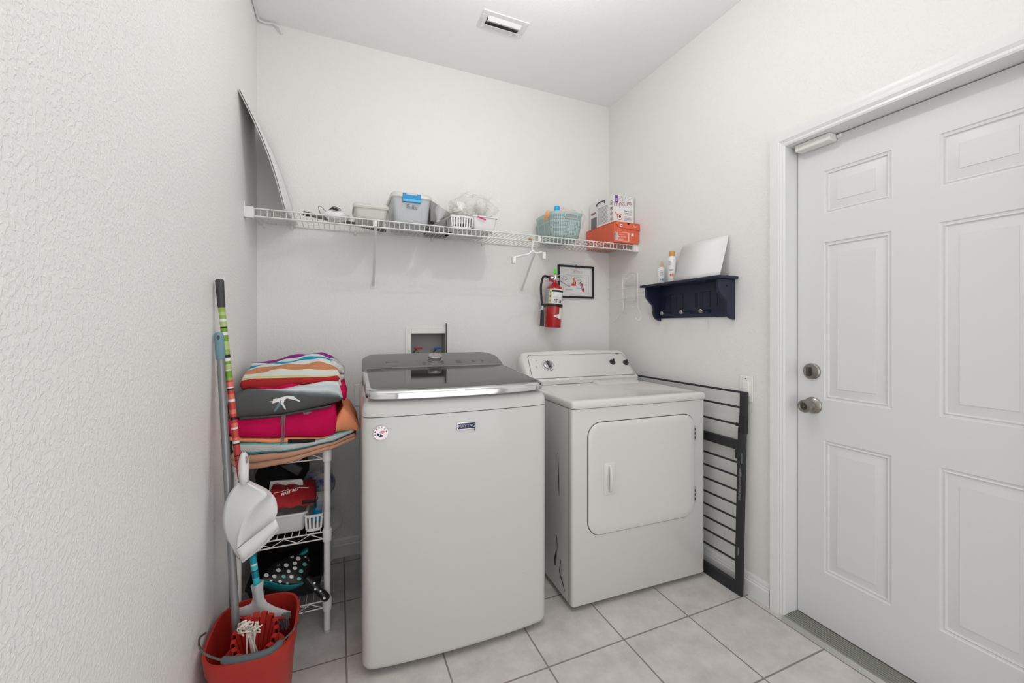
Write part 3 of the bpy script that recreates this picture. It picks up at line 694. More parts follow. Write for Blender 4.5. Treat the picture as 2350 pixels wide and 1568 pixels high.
# ------------------------------------------------------------------ things on the shelf
# sheet leaning on the left wall
TF, TBk, BF, BB = Vector((XL+.004, 1.947, 2.178)), Vector((XL+.004, 2.345, 2.235)), atz(652, 480, DKZ+.001), Vector((-.200, 2.355, DKZ+.001))
rows = []
for i in range(13):
    t_ = i/12; row = []
    for j in range(7):
        s_ = j/6; p = TF.lerp(TBk, s_).lerp(BF.lerp(BB, s_), t_); p += Vector((.018*math.sin(PI*t_), 0, 0)); row.append(p)
    rows.append(row)
o = MB().grid(rows).build('foam_sheet', 'paper', solid=.006)
tag(o, 'tall white sheet leaning against the left wall at the end of the wire shelf', 'sheet')
E1 = [r[0]+Vector((.003, -.001, 0)) for r in rows]
MB().tube(E1, .0016, 6).build('edge_trim', 'galv', o)
# grey tube running back along the shelf
a, b_ = aty(699, 489, 2.14), aty(884, 531, 2.345); a.z = DKZ+.0125; b_.z = DKZ+.0115
o = thing('grey_tube', 'thin grey tube with a black end lying slantwise on the shelf', 'tube', a)
MB().tube([a, a.lerp(b_, .5), b_], .0105, 14).build('tube_body', mat('tube_grey', C(112, 114, 108), .5), o)
MB().tube([a-(b_-a).normalized()*.004, a+(b_-a).normalized()*.016], .0115, 14).build('end_cap', 'black', o)
# wrapped clear bag with cords
c = Vector((-.020, 2.20, DKZ)); rnd = random.Random(11); rows = []
for i in range(9):
    ph = -PI/2 + PI*i/8; rows.append([c + Vector((.072*math.cos(ph)*math.cos(t)*(1+.1*math.sin(3*t)), .045*math.cos(ph)*math.sin(t), .026+.026*math.sin(ph)+.004*math.sin(5*t))) for t in [2*PI*k/20 for k in range(20)]])
o = thing('cord_bag', 'clear bag of coiled white cord lying beside the small food box', 'bag', c)
MB().grid(rows, closed=True).build('bag_film', 'pl_white', o, smooth=80)
mb = MB()
for k in range(4):
    mb.tube([c+Vector((-.005+.022*math.cos(t)+.004*k, .0+.01*math.sin(t*2), .050+.012*math.sin(t)+.004*k)) for t in [2*PI*q/16 for q in range(16)]], .0016, 6, closed=True)
mb.tube(bez([c+Vector((-.055, -.03, .01)), c+Vector((-.07, -.03, .055)), c+Vector((-.058, -.03, .06)), c+Vector((-.03, -.03, .03))], 16), .0016, 6)
mb.build('coiled_cord', 'galv', o)
MB().tube([c+Vector((-.012, -.01, .066)), c+Vector((.018, -.012, .056))], .0055, 10).build('plug', 'black', o)

def tub(name, m, x0, x1, y0, y1, z0, z1, out, r, wall=.002, parent=None, rim=.005, slots=0, **kw):
    """open tapered tub; out = how much wider the rim is"""
    ring = lambda e, z: [Vector((a, b_, z)) for a, b_ in rrect(x0-e, x1+e, y0-e, y1+e, r, 5)]
    mb = MB(); loft(mb, [ring(-.003, z0), ring(0, z0+.004), ring(out*.95, z1-.006), ring(out+rim, z1-.006), ring(out+rim, z1), ring(out-wall, z1), ring(-wall, z0+.006)])
    return mb.build(name, m, parent, smooth=50, **kw)
# small frosted food box
o = thing('food_box', 'small frosted food storage box with lid', 'box', (.146, 2.15, DKZ))
tub('box_body', 'frostbin', .074, .214, 2.088, 2.26, DKZ+.001, 1.800, .006, .018, parent=o)
ring = lambda e, z: [Vector((a, b_, z)) for a, b_ in rrect(.066-e, .224+e, 2.080-e, 2.268+e, .022, 5)]
mb = MB(); loft(mb, [ring(.0, 1.798), ring(.004, 1.800), ring(.004, 1.812), ring(0, 1.816), ring(-.012, 1.816)]); mb.build('lid', 'frostbin', o, smooth=50)
tag(MB().box(.085, .20, 2.11, 2.24, DKZ+.004, 1.768).build('packet', 'paper'), 'pale packet inside the frosted food box', 'packet')
tag(MB().lathe([(0, 0), (.008, 0), (.010, .02), (.006, .045), (0, .047)], (.112, 2.10, DKZ+.012)).build('small_bottle', 'grey'), 'small grey bottle seen through the front of the food box', 'bottle')
# clear bin with blue latch, marked Bulbs
o = thing('storage_bin', 'clear lidded plastic storage bin with bright blue latch, hand-marked Bulbs', 'bin', (.34, 2.22, DKZ))
tub('bin_body', 'clearbin', .257, .423, 2.108, 2.335, DKZ+.001, 1.876, .012, .02, parent=o, wall=.0025)
ring = lambda e, z: [Vector((a, b_, z)) for a, b_ in rrect(.240-e, .440+e, 2.092-e, 2.350+e, .030, 6)]
mb = MB(); loft(mb, [ring(-.002, 1.872), ring(.003, 1.874), ring(.003, 1.890), ring(-.004, 1.897), ring(-.02, 1.898)]); mb.build('lid', 'frostbin', o, smooth=50)
mb = MB().box(.292, .384, 2.088, 2.094, 1.848, 1.886).box(.292, .312, 2.088, 2.10, 1.886, 1.892).box(.364, .384, 2.088, 2.10, 1.886, 1.892)
l_ = mb.build('latch', 'cyan', o, bevel=.002)
mb = MB().box(.294, .382, 2.0845, 2.088, 1.8495, 1.863); l2 = mb.build('latch_lip', 'cyan2', l_, bevel=.001)
MB().box(.320, .356, 2.083, 2.0846, 1.851, 1.861).build('latch_tab', 'cyan2', l_, bevel=.0005)
text('Bulbs', o, 'inkg', (.312, 2.0975, 1.8185), (1, 0, -.04), (0, .06, 1), .056, .021, shear=.15)
mb = MB().box(.284, .286, 2.098, 2.102, DKZ+.01, 1.868).box(.392, .394, 2.098, 2.102, DKZ+.01, 1.868); builds(mb, 'moulded_rib', 'clearbin', o)
def bulb(c, ax, s, name, label, group=None):
    t = thing(name, label, 'light bulb', c, group=group)
    MB().lathe([(.012*s, 0), (.013*s, .012*s), (.022*s, .03*s), (.029*s, .05*s), (.029*s, .062*s), (.022*s, .078*s), (.010*s, .086*s), (0, .088*s)], c, ax, 24).build('glass_globe', 'clear' if 'big' in label else 'frostbin', t, smooth=80)
    MB().lathe([(0, -.024*s), (.006*s, -.022*s), (.0115*s, -.016*s), (.0125*s, -.012*s), (.0115*s, -.010*s), (.0125*s, -.007*s), (.0115*s, -.004*s), (.0125*s, 0), (0, .001*s)], c, ax, 20).build('screw_base', 'silver', t, smooth=60)
    return t
bulb(Vector((.300, 2.135, DKZ+.034)), Vector((.9, .1, .1)), .95, 'light_bulb', 'frosted bulb lying at the left inside the clear bin marked Bulbs')
bulb(Vector((.395, 2.150, DKZ+.036)), Vector((-.8, .4, .2)), .95, 'light_bulb', 'frosted bulb lying at the right inside the clear bin marked Bulbs')
# big clear bulb on its torn card
cb = aty(1006, 506, 2.115)
bulb(cb, Vector((.22, -.05, 1)), 1.0, 'light_bulb', 'big clear glass bulb standing between the clear bin and the slotted basket')
P = [aty(*q) for q in ((994, 519, 2.086), (1060, 484, 2.10), (1046, 487, 2.13), (990, 511, 2.12))]
mb = MB(); mb.add(P, [(0, 1, 2, 3)]); tag(mb.build('torn_card', 'grey', solid=.0015), 'grey torn backing card under the big clear bulb', 'card')
p = aty(992, 512, 2.10)
tag(MB().cyl(p+Vector((-.004, -.006, .0)), p+Vector((.012, .02, .003)), .0085, n=16).build('rubber_plug', 'black'), 'small black rubber plug beside the base of the clear bulb', 'plug')
o = MB().add([Vector((x, y, z)) for y in (2.19, 2.35) for x, z in ((.452, DKZ+.001), (.575, DKZ+.001), (.575, 1.838), (.452, 1.905))], [(0, 1, 2, 3), (4, 7, 6, 5), (0, 4, 5, 1), (1, 5, 6, 2), (2, 6, 7, 3), (3, 7, 4, 0)]).build('cardboard_box', 'grey', bevel=.002)
tag(o, 'grey sloping-top carton behind the clear bulb, right of the blue-latched bin', 'box')
# slotted basket
def slotted(name, label, x0, x1, y0, y1, z0, z1, out, nf, ns, rz=0):
    """basket made of real bars: rim, lower band, uprights with gaps between them"""
    t = thing(name, label, 'basket', ((x0+x1)/2, (y0+y1)/2, z0), rz)
    cx, cy = (x0+x1)/2, (y0+y1)/2
    mp = lambda x, y: (cx+(x-cx)*math.cos(rz)-(y-cy)*math.sin(rz), cy+(x-cx)*math.sin(rz)+(y-cy)*math.cos(rz))
    ring = lambda e, z: [Vector((*mp(a, b_), z)) for a, b_ in rrect(x0-e, x1+e, y0-e, y1+e, .010, 4)]
    H = z1-z0
    mb = MB(); loft(mb, [ring(0, z0), ring(out*.18, z0+H*.18), ring(out*.18-.0018, z0+H*.18), ring(-.002, z0+.002)])
    mb.build('basket_base', 'pl_white', t, smooth=50)
    mb = MB(); loft(mb, [ring(out*.85, z0+H*.85), ring(out*.86+.002, z0+H*.86), ring(out+.0035, z1-.003), ring(out+.003, z1), ring(out-.002, z1), ring(out*.85-.002, z0+H*.85)], cap=False)
    mb.build('basket_rim', 'pl_white', t, smooth=50)
    mb = MB()
    def bar(xa, ya, xb, yb, hw, dx, dy):
        A, B_ = Vector((*mp(xa, ya), z0+H*.17)), Vector((*mp(xb, yb), z0+H*.87)); dv = Vector((*[q-w for q, w in zip(mp(xa+dx, ya+dy), mp(xa, ya))], 0)).normalized()
        d_ = (B_-A).normalized(); mb.obox((A+B_)/2, dv, d_, dv.cross(d_), hw, (B_-A).length/2, .001)
    a_, b2 = out*.17, out*.86
    for k in range(nf+1):
        f_ = k/nf
        for ya, yb in ((y0-a_, y0-b2), (y1+a_, y1+b2)):
            bar(x0+(x1-x0)*f_, ya, x0-b2*.6+(x1-x0+b2*1.2)*f_, yb, (x1-x0)/nf*.27, 1, 0)
    for k in range(ns+1):
        f_ = k/ns
        for xa, xb in ((x0-a_, x0-b2), (x1+a_, x1+b2)):
            bar(xa, y0+(y1-y0)*f_, xb, y0-b2*.6+(y1-y0+b2*1.2)*f_, (y1-y0)/ns*.27, 0, 1)
    mb.build('basket_slats', 'pl_white', t)
    return t
slotted('slotted_basket', 'small white slotted plastic basket on the shelf in front of the feathery bundle', .546, .655, 2.102, 2.30, DKZ+.001, 1.811, .006, 8, 10)
tag(MB().tube(bez([(.57, 2.13, 1.76), (.60, 2.16, 1.775), (.63, 2.14, 1.77), (.62, 2.2, 1.78)], 20), .010, 10).build('coiled_cable', 'dark'), 'dark cable lying inside the slotted basket on the shelf', 'cable')
o = thing('white_tub', 'plain white plastic tub at the right of the slotted basket on the shelf', 'tub', (.728, 2.2, DKZ))
tub('tub_body', 'pl_white', .668, .785, 2.098, 2.30, DKZ+.001, 1.818, .010, .014, parent=o)
# feathery duster heads in film
rnd = random.Random(5)
def fluff(c, r, n, label, film=True):
    mb = MB()
    mb.lathe([(0, -.6*r), (.35*r, -.45*r), (.5*r, 0), (.35*r, .45*r), (0, .6*r)], c)
    for k in range(n):
        d = Vector((rnd.gauss(0, 1), rnd.gauss(0, 1), rnd.gauss(0, .9))).normalized(); L = r*rnd.uniform(.6, 1.05)
        sd = Vector((rnd.gauss(0, 1), rnd.gauss(0, 1), rnd.gauss(0, 1)-.6)).normalized()
        pts = [c + d*L*f_ + sd*L*.45*f_*f_ for f_ in (.15, .45, .75, 1)]
        w = d.orthogonal().normalized()*rnd.uniform(.0012, .0028)
        mb.grid([[p-w*(1-i*.3) for i, p in enumerate(pts)], [p+w*(1-i*.3) for i, p in enumerate(pts)]])
    return tag(mb.build('feather_duster', 'fluff', smooth=80), label, 'duster')
fluff(Vector((.615, 2.20, 1.868)), .085, 520, 'white feathery duster head above the slotted basket')
fluff(Vector((.745, 2.22, 1.905)), .078, 480, 'white feathery duster head rising from the white tub')
def crumple(c, rx, ry, rz_, seed, n=26, m=14, amp=.14):
    rr = random.Random(seed); ph = [(rr.uniform(1.5, 6), rr.uniform(0, 6), rr.uniform(1.5, 6), rr.uniform(0, 6)) for _ in range(6)]
    rows = []
    for i in range(m+1):
        p = -PI/2+PI*i/m; row = []
        for k in range(n):
            t = 2*PI*k/n; s_ = 1+sum(amp/3*math.sin(round(a)*t+b2)*math.sin(round(c2)*p+d2) for a, b2, c2, d2 in ph)
            row.append(c+Vector((rx*math.cos(p)*math.cos(t)*s_, ry*math.cos(p)*math.sin(t)*s_, rz_*math.sin(p)*s_)))
        rows.append(row)
    return MB().grid(rows, closed=True)
tag(crumple(Vector((.700, 2.225, 1.895)), .135, .07, .075, 3, amp=.2).build('plastic_bag', 'film', smooth=80), 'thin see-through film wrapped round the two feathery duster heads', 'bag')
a = aty(1096, 497, 2.075); b_ = aty(1115, 505, 2.080)
tag(MB().obox((a+b_)/2, b_-a, (0, 1, 0), (b_-a).cross(Vector((0, 1, 0))), (b_-a).length/2, .001, .0035).build('pink_strip', 'pink'), 'short bright pink strip over the rim of the white tub', 'strip')

# ------------------------------------------------------------------ mint basket with pierced sides
mc = Vector((1.243, 2.205, DKZ+.001)); mo = thing('mint_basket', 'pale mint pierced plastic basket with cut-out handle on the shelf', 'basket', mc)
def mring(s_, z, n=56):
    P = []
    for k in range(n):
        t = 2*PI*k/n; a, b2 = .104*s_, .128*s_; e = .45
        P.append(mc+Vector((a*abs(math.cos(t))**e*math.copysign(1, math.cos(t)), b2*abs(math.sin(t))**e*math.copysign(1, math.sin(t)), z)))
    return P
Hm = .156
prof = [(.80, 0), (.86, .004), (.93, .03), (.98, .07), (1.0, .10), (1.02, .104), (1.03, .140), (1.06, .150), (1.06, Hm), (1.02, Hm)]
mb = MB(); loft(mb, [mring(s_, z) for s_, z in prof] + [mring(.99, .12), mring(.84, .005)])
mb.build('basket_body', 'mint', mo, smooth=50)
rl = mring(1.035, .142, 400)
def sc(z):
    for (s0, z0_), (s1, z1_) in zip(prof, prof[1:]):
        if z0_ <= z <= z1_ and z1_ > z0_: return s0+(s1-s0)*(z-z0_)/(z1_-z0_)
    return 1.05
N_ = 78
P0r = mring(1.0, 0, 1200); L_ = [0]
for i in range(1200): L_.append(L_[-1]+(P0r[(i+1) % 1200]-P0r[i]).length)
mb = MB()
for j in range(N_):
    tgt = L_[-1]*j/N_; i = next(i for i in range(1200) if L_[i+1] >= tgt); q = P0r[i]-mc; tn = (P0r[(i+1) % 1200]-P0r[i]).normalized(); nn = Vector((tn.y, -tn.x, 0))
    if q.y > .07: continue
    for r_ in range(17):
        z = .010+r_*.0078
        if abs(z-.102) < .004: continue
        hx = q.x
        if q.y < -.1 and -.035 < hx < .055 and z > .112: continue
        s_ = sc(z); c = mc+Vector((q.x*s_, q.y*s_, z)) + nn*.0006
        u = tn*.0016; v = Vector((0, 0, .0022)); mb.add([c-u-v, c+u-v, c+u+v, c-u+v], [(0, 1, 2, 3)])
mb.build('pierced_holes', 'mintd', mo)
# handle cut-out: oval ring with the pinkish contents showing behind
hr = [Vector((1.247+a, 2.205-.128*1.032-.0018, DKZ+.131+b2)) for a, b2 in rrect(-.037, .045, -.012, .012, .011, 6)]
MB().tube(hr, .0028, 8, closed=True).build('handle_ring', 'mint', mo)
mb = MB(); mb.add([p+Vector((0, .0005, 0)) for p in hr], [tuple(range(len(hr)))]); mb.build('handle_opening', 'grey', mo)
c = Vector((1.190, 2.14, DKZ+.103)); t = thing('capped_bottle', 'bottle with a bright blue cap sticking out of the mint basket', 'bottle', c-Vector((0, 0, .09)))
MB().lathe([(0, -.09), (.018, -.09), (.018, .05), (.013, .062), (.012, .066)], c, (.05, 0, 1)).build('bottle_body', 'pl_white', t)
MB().lathe([(.0165, .062), (.0172, .064), (.0172, .092), (.0150, .097), (0, .098)], c, (.05, 0, 1)).build('bottle_cap', 'cap', t)
tag(crumple(Vector((1.162, 2.165, DKZ+.143)), .036, .045, .034, 8).build('peach_packet', 'amber', smooth=80), 'peach packet bulging over the left rim of the mint basket', 'packet')
tag(crumple(Vector((1.262, 2.190, DKZ+.168)), .056, .055, .040, 12, amp=.25).build('pink_packet', mat('pink_bag', C(232, 200, 196), .3), smooth=80), 'pinkish crumpled plastic packet in the middle of the mint basket', 'packet')
tag(crumple(Vector((1.345, 2.190, DKZ+.150)), .075, .06, .055, 21, amp=.3).build('plastic_bag', 'film', smooth=80), 'clear plastic bag spilling over the right rim of the mint basket', 'bag')

# ------------------------------------------------------------------ shoe box and carton
o = thing('shoe_box', 'orange shoe box with folded-down lid on the right end of the shelf', 'shoe box', (1.63, 2.2, DKZ), .0)
sx0, sx1, sy0, sy1, sz0, sz1 = 1.540, 1.728, 2.050, 2.352, DKZ+.001, 1.866
MB().box(sx0, sx1, sy0, sy1, sz0, sz1-.002).build('box_body', 'orange', o, bevel=.0015)
P = [(-.0, 0), (sx1-sx0+.004, 0), (sx1-sx0+.004, -.050), (.045, -.040), (.022, -.030), (.010, -.012), (.006, 0)]
mb = MB(); mb.prism([(a, b2) for a, b2 in [(0.004, .0), (sx1-sx0+.003, 0), (sx1-sx0+.004, -.040), (.05, -.036), (.030, -.030), (.016, -.015)]], (sx0, sy0-.003, sz1), (1, 0, 0), (0, 0, 1), (0, -1, 0), .002)
mb.box(sx0-.001, sx1+.003, sy0-.003, sy1+.001, sz1-.002, sz1)
ld = mb.build('box_lid', 'orange', o)
P = [Vector((sx0+.09+a, sy0-.0056, sz1-.0005-b2)) for a, b2 in ((0, 0), (.026, 0), (.020, .009), (.013, .013), (.006, .009))]
mb = MB(); mb.add(P, [tuple(range(5))]); mb.build('thumb_notch', 'blackm', ld)
# swoosh mark
sw = [(0, 0), (.006, -.006), (.012, -.0075), (.034, .004), (.012, -.0025), (.007, -.0028), (.004, .0005), (.003, .005)]
mb = MB(); mb.add([Vector((sx0+.142+a, sy0-.0058, sz1-.018+b2)) for a, b2 in sw], [tuple(range(len(sw)))]); mb.build('swoosh_mark', 'white_ink', ld)
mb = MB(); mb.lathe([(.0, 0), (.0095, 0), (.0095, .0005), (0, .0006)], (sx0+.048, sy0-.0056, sz1-.022), (0, -1, 0)); b2_ = mb.build('round_sticker', 'white_ink', ld)
MB().lathe([(0, 0), (.0045, 0), (0, .0003)], (sx0+.048, sy0-.0063, sz1-.022), (0, -1, 0)).build('sticker_dot', 'inkr', b2_)
# size label
lx, lz, lw, lh = sx0+.004, sz0+.010, .108, .052; yy = sy0-.0009
mb = MB()
for a0, a1, c0_, c1_ in ((0, lw, 0, .0015), (0, lw, lh-.0015, lh), (.020, .0215, 0, lh), (lw-.005, lw, 0, lh)): mb.box(lx+a0, lx+a1, yy-.0003, yy, lz+c0_, lz+c1_)
lb = mb.build('label_border', 'white_ink', o)
MB().box(lx, lx+.018, yy-.0003, yy, lz+.002, lz+lh-.002).build('barcode_panel', 'white_ink', lb)
mb = MB()
rr = random.Random(4); z = lz+.005
while z < lz+lh-.006: h_ = rr.uniform(.0008, .0025); mb.box(lx+.003, lx+.015, yy-.0005, yy-.0003, z, z+h_); z += h_+rr.uniform(.001, .002)
mb.build('barcode', 'ink', lb)
text('8.5', lb, 'white_ink', (lx+.026, yy, lz+.021), (1, 0, 0), (0, 0, 1), .015, .008, bold=.02)
mb = MB(); bars(mb, (lx+.046, yy, lz+.02), (1, 0, 0), (0, 0, 1), .04, .010, 2, seed=3); bars(mb, (lx+.026, yy, lz+.035), (1, 0, 0), (0, 0, 1), .05, .004, 1, seed=5); bars(mb, (lx+.026, yy, lz+.005), (1, 0, 0), (0, 0, 1), .04, .008, 2, seed=6)
mb.build('label_print', 'white_ink', lb)
MB().box(sx0+.128, sx0+.146, yy-.0003, yy, sz0+.045, sz0+.062).build('price_tag', 'white_ink', o)
# carpet-cleaner carton
cx0, cx1, cy0, cy1, cz0, cz1 = 1.570, 1.726, 2.095, 2.352, 1.8675, 2.046
o = thing('cleaning_kit_carton', 'white cleaning kit carton printed capture, standing on the orange shoe box', 'carton', (1.65, 2.22, cz0))
MB().box(cx0, cx1, cy0, cy1, cz0, cz1).build('carton_body', 'paper', o, bevel=.001)
y_ = cy0-.0006; ux, uz = Vector((1, 0, 0)), Vector((0, 0, 1)); up = Vector((1, 0, .12)).normalized(); uv_ = Vector((-.12, 0, 1)).normalized()
sh_ = text('capture', o, 'maroon', (cx0+.006, y_, cz0+.094), up, uv_, .138, .046, bold=.035)
text('capture', sh_, 'white_ink', (cx0+.0085, y_-.0006, cz0+.0966), up, uv_, .1335, .0415, bold=.0)
mb = MB().box(cx0+.009, cx0+.036, y_-.0003, y_, cz1-.043, cz1-.003); pb = mb.build('purple_flash', 'purple', o)
mb = MB(); bars(mb, (cx0+.012, y_-.0004, cz1-.040), ux, uz, .02, .032, 4, seed=2); mb.build('flash_print', 'white_ink', pb)
mb = MB()
for k in range(9):
    a = math.radians(28+k*15.5); p0 = Vector((cx0+.07, y_, cz0+.135)); d = Vector((math.cos(a), 0, math.sin(a))); w = Vector((-d.z, 0, d.x))
    lim = min((cx1-.004-p0.x)/d.x if d.x > .05 else ((cx0+.040-p0.x)/d.x if d.x < -.05 else 9), (cz1-.003-p0.z)/d.z)
    if lim > .012: mb.add([p0+d*.010, p0+d*lim-w*.0012, p0+d*lim+w*.0012], [(0, 1, 2)])
mb.build('sun_rays', 'inkg', o)
text('Total Care Kit', o, 'ink', (cx0+.080, y_, cz0+.080), ux, uz, .062, .009, bold=.02)
mb = MB(); bars(mb, (cx0+.080, y_, cz0+.058), ux, uz, .06, .018, 3, seed=8); bars(mb, (cx0+.080, y_, cz0+.022), ux, uz, .062, .030, 4, seed=9); mb.build('front_print', 'inkg', o)
c = Vector((cx0+.046, y_, cz0+.045))
dr_ = MB().lathe([(0, 0), (.020, 0), (.020, .0004), (0, .0005)], c, (0, -1, 0)).build('round_picture', 'inkr', o)
MB().lathe([(0, .0005), (.016, .0005), (.016, .0009), (0, .001)], c, (0, -1, 0)).build('round_picture_ground', 'white_ink', dr_)
MB().lathe([(0, .0009), (.009, .0009), (.009, .0012), (0, .0013)], c+Vector((.001, 0, 0)), (0, -1, 0), 9).build('round_picture_centre', 'dark', dr_)
mb = MB(); mb.add([Vector((cx0+a, y_-.0002, cz0+b2)) for a, b2 in ((.004, .088), (.010, .068), (.026, .048), (.030, .060), (.016, .070))], [(0, 1, 2, 3, 4)]); mb.build('comet_tail', mat('salmon_ink', C(232, 120, 95), .6), o)
mb = MB(); rr = random.Random(6)
for k in range(13): x = cx0+.004+k*.0118; mb.box(x, x+.0095, y_-.0003, y_, cz0, cz0+rr.uniform(.006, .012))
mb.build('purple_border', 'purple', o)
# side printing (faces left)
x_ = cx0-.0006; sy, sv = Vector((0, -1, 0)), Vector((0, 0, 1))
mb = MB()
for k in range(4):
    c = Vector((x_, cy0+.022, cz1-.045-k*.034)); ring_ = lambda r: [c+sy*r*math.cos(a)+sv*r*math.sin(a) for a in [2*PI*q/20 for q in range(20)]]
    A, B_ = ring_(.0135), ring_(.0112); mb.add(A+B_, [(q, (q+1) % 20, 20+(q+1) % 20, 20+q) for q in range(20)])
mb.build('icon_ring', 'maroon', o)
mb = MB()
for k in range(4): c = Vector((x_, cy0+.022, cz1-.045-k*.034)); mb.add([c+sy*a+sv*b2 for a, b2 in ((-.006, -.005), (.005, -.006), (.007, .003), (-.002, .007))], [(0, 1, 2, 3)])
mb.build('icon', 'inkg', o)
mb = MB(); bars(mb, (x_, cy0+.165, cz1-.155), sy, sv, .11, .11, 13, seed=12); mb.build('side_print', 'inkg', o)
MB().box(x_-.0002, x_, cy0+.180, cy0+.245, cz0+.008, cz0+.085).build('side_picture', 'inkg', o)
text('capture', o, 'maroon', (x_, cy0+.245, cz0+.100), sy, (0, .1, 1), .06, .022, bold=.03)
hd_ = [Vector((x_-.003, cy0+a, cz1-b2)) for a, b2 in ((.175, .030), (.168, .012), (.095, .012), (.088, .030))]
MB().tube(bez(hd_, 16), .0028, 8).build('carry_handle', 'black', o)
# clip hanger hooked on the lip
p0 = aty(1222, 575, 2.058)
o = thing('clip_hanger', 'white plastic clip hanger hooked on the front of the wire shelf', 'hanger', (p0.x, 2.058, 1.57))
Hk = bez([aty(1213, 548, 2.058), aty(1219, 549, 2.056), aty(1223, 557, 2.054), aty(1221, 570, 2.055), aty(1222, 580, 2.056)], 24)
MB().tube(Hk, .0042, 8).build('hook', 'pl_white', o)
MB().tube(Hk[:10], .0048, 8).build('hook_sleeve', 'tan_ink', o)['label'] = 'tan hook sleeve'
mb = MB(); A = [aty(*q, 2.056) for q in ((1181, 591), (1200, 586), (1212, 584), (1222, 576), (1230, 581), (1243, 579))]
mb.tube(bez(A, 30), .0055, 8); mb.build('cross_bar', 'pl_white', o)
for px, py, dx in ((1179, 597, -.1), (1248, 587, .15)):
    p = aty(px, py, 2.056); MB().obox(p, (1, dx, 0), (0, 0, 1), (0, 1, 0), .0105, .019, .008).build('clip', 'pl_white', o, bevel=.002)

# ================================================================== FIRE EXTINGUISHER (hung on the back wall)
ey = 2.292; eb, et = aty(1268, 752, ey), aty(1273, 655, ey)
ax = (et-eb).normalized(); H_ = (et-eb).length; er = .0525
fe = thing('fire_extinguisher', 'red fire extinguisher with black hose hanging on the back wall', 'fire extinguisher', eb)
MB().lathe([(0, .006), (.035, .002), (er-.004, 0), (er, .005), (er, H_-.032), (er-.004, H_-.018), (er-.014, H_-.005), (er-.028, H_+.004), (.018, H_+.010), (.013, H_+.014), (.0125, H_+.03), (0, H_+.03)], eb, ax, 48).build('cylinder', 'red2', fe, smooth=50)
# camera-facing direction on the bottle
vd = (Vector((0, 0, HC))-eb); vd = (vd - ax*vd.dot(ax)).normalized(); sd = ax.cross(vd).normalized()    # sd points to the right in view
def onb(t, h, off=.0008): return eb + ax*h + (vd*math.cos(t) + sd*math.sin(t))*(er+off)
def patch(name, m, t0, t1, h0, h1, par, off=.0008, n=16):
    return MB().grid([[onb(t0+(t1-t0)*k/n, h, off) for k in range(n+1)] for h in (h0, h1)]).build(name, m, par, smooth=60)
L0, L1 = H_*.555, H_*.90
lb = patch('label', 'paper', -1.7, 1.75, L0, L1, fe)
patch('silver_band', 'silver', -1.7, -.62, L0, L1, lb, .0011)
patch('yellow_band', 'cream', -.62, -.28, L0, L1, lb, .0011)
for k, ch in enumerate('ABC'):
    c = onb(-.52, L1-(L1-L0)*(.27+.30*k), .0014); nn_ = (c-eb-ax*((c-eb).dot(ax))).normalized(); ur = ax.cross(nn_).normalized()
    text(ch, lb, 'ink', c, ur, ax, .0085, .011, bold=.02)
patch('black_band', 'ink', -.24, 1.6, L1-.020, L1-.008, lb, .0012)
mb = MB()
rr = random.Random(8)
for t0, t1, h0, h1, n_ in ((-.15, .8, L1-.040, L1-.030, 1), (-.15, .55, L1-.064, L1-.050, 2), (-.15, .5, L1-.088, L1-.074, 2), (1.1, 1.45, L0+.01, L1-.03, 12), (-1.5, -.7, L0+.008, L1-.008, 14)):
    for r_ in range(n_):
        h = h1-(h1-h0)*(r_+.5)/n_; t = t0
        while t < t1-.05: l = rr.uniform(.05, .16); mb.add([onb(t, h-.0009, .0015), onb(min(t+l, t1), h-.0009, .0015), onb(min(t+l, t1), h+.0009, .0015), onb(t, h+.0009, .0015)], [(0, 1, 2, 3)]); t += l+.04
mb.build('label_print', 'inkg', lb)
patch('red_mark', 'inkr', .30, .50, L1-.071, L1-.065, lb, .0015, 4)
for t0 in (.02, .62):
    patch('pictogram_frame', 'ink', t0, t0+.34, L0+.006, L0+.026, lb, .0013, 6); patch('pictogram_ground', 'paper', t0+.05, t0+.29, L0+.009, L0+.023, lb, .0016, 6)
    patch('pictogram', 'ink', t0+.17, t0+.27, L0+.010, L0+.021, lb, .0019, 4)
mb = MB().grid([[eb+ax*h+(vd*math.cos(t)+sd*math.sin(t))*(er+.003) for t in [2*PI*k/48 for k in range(48)]] for h in (H_*.490, H_*.545)], closed=True)
st = mb.build('strap', 'black', fe, solid=.003)
MB().obox(eb+ax*H_*.517-sd*(er+.010), sd, ax, vd, .012, .011, .010).build('strap_clamp', 'black', st, bevel=.002)
# small tag low on the right: slab with a pointed flap
mb = MB().grid([[onb(t, h, .001) for t in [.75+.75*k/8 for k in range(9)]] for h in (H_*.20, H_*.46)])
tg = mb.build('service_tag', 'paper', fe, smooth=60)
mb = MB(); mb.add([onb(.02, H_*.265, .0014), onb(.4, H_*.235, .0014), onb(.78, H_*.215, .0014), onb(.78, H_*.315, .0014), onb(.4, H_*.295, .0014)], [(0, 1, 4), (1, 2, 3, 4)]); mb.build('tag_arrow', 'paper', tg)
mb = MB()
for t in (.32, .45, .55): mb.add([onb(t, H_*.262, .0018), onb(t+.07, H_*.262, .0018), onb(t+.07, H_*.272, .0018), onb(t, H_*.272, .0018)], [(0, 1, 2, 3)])
mb.build('tag_print', 'inkr', tg)
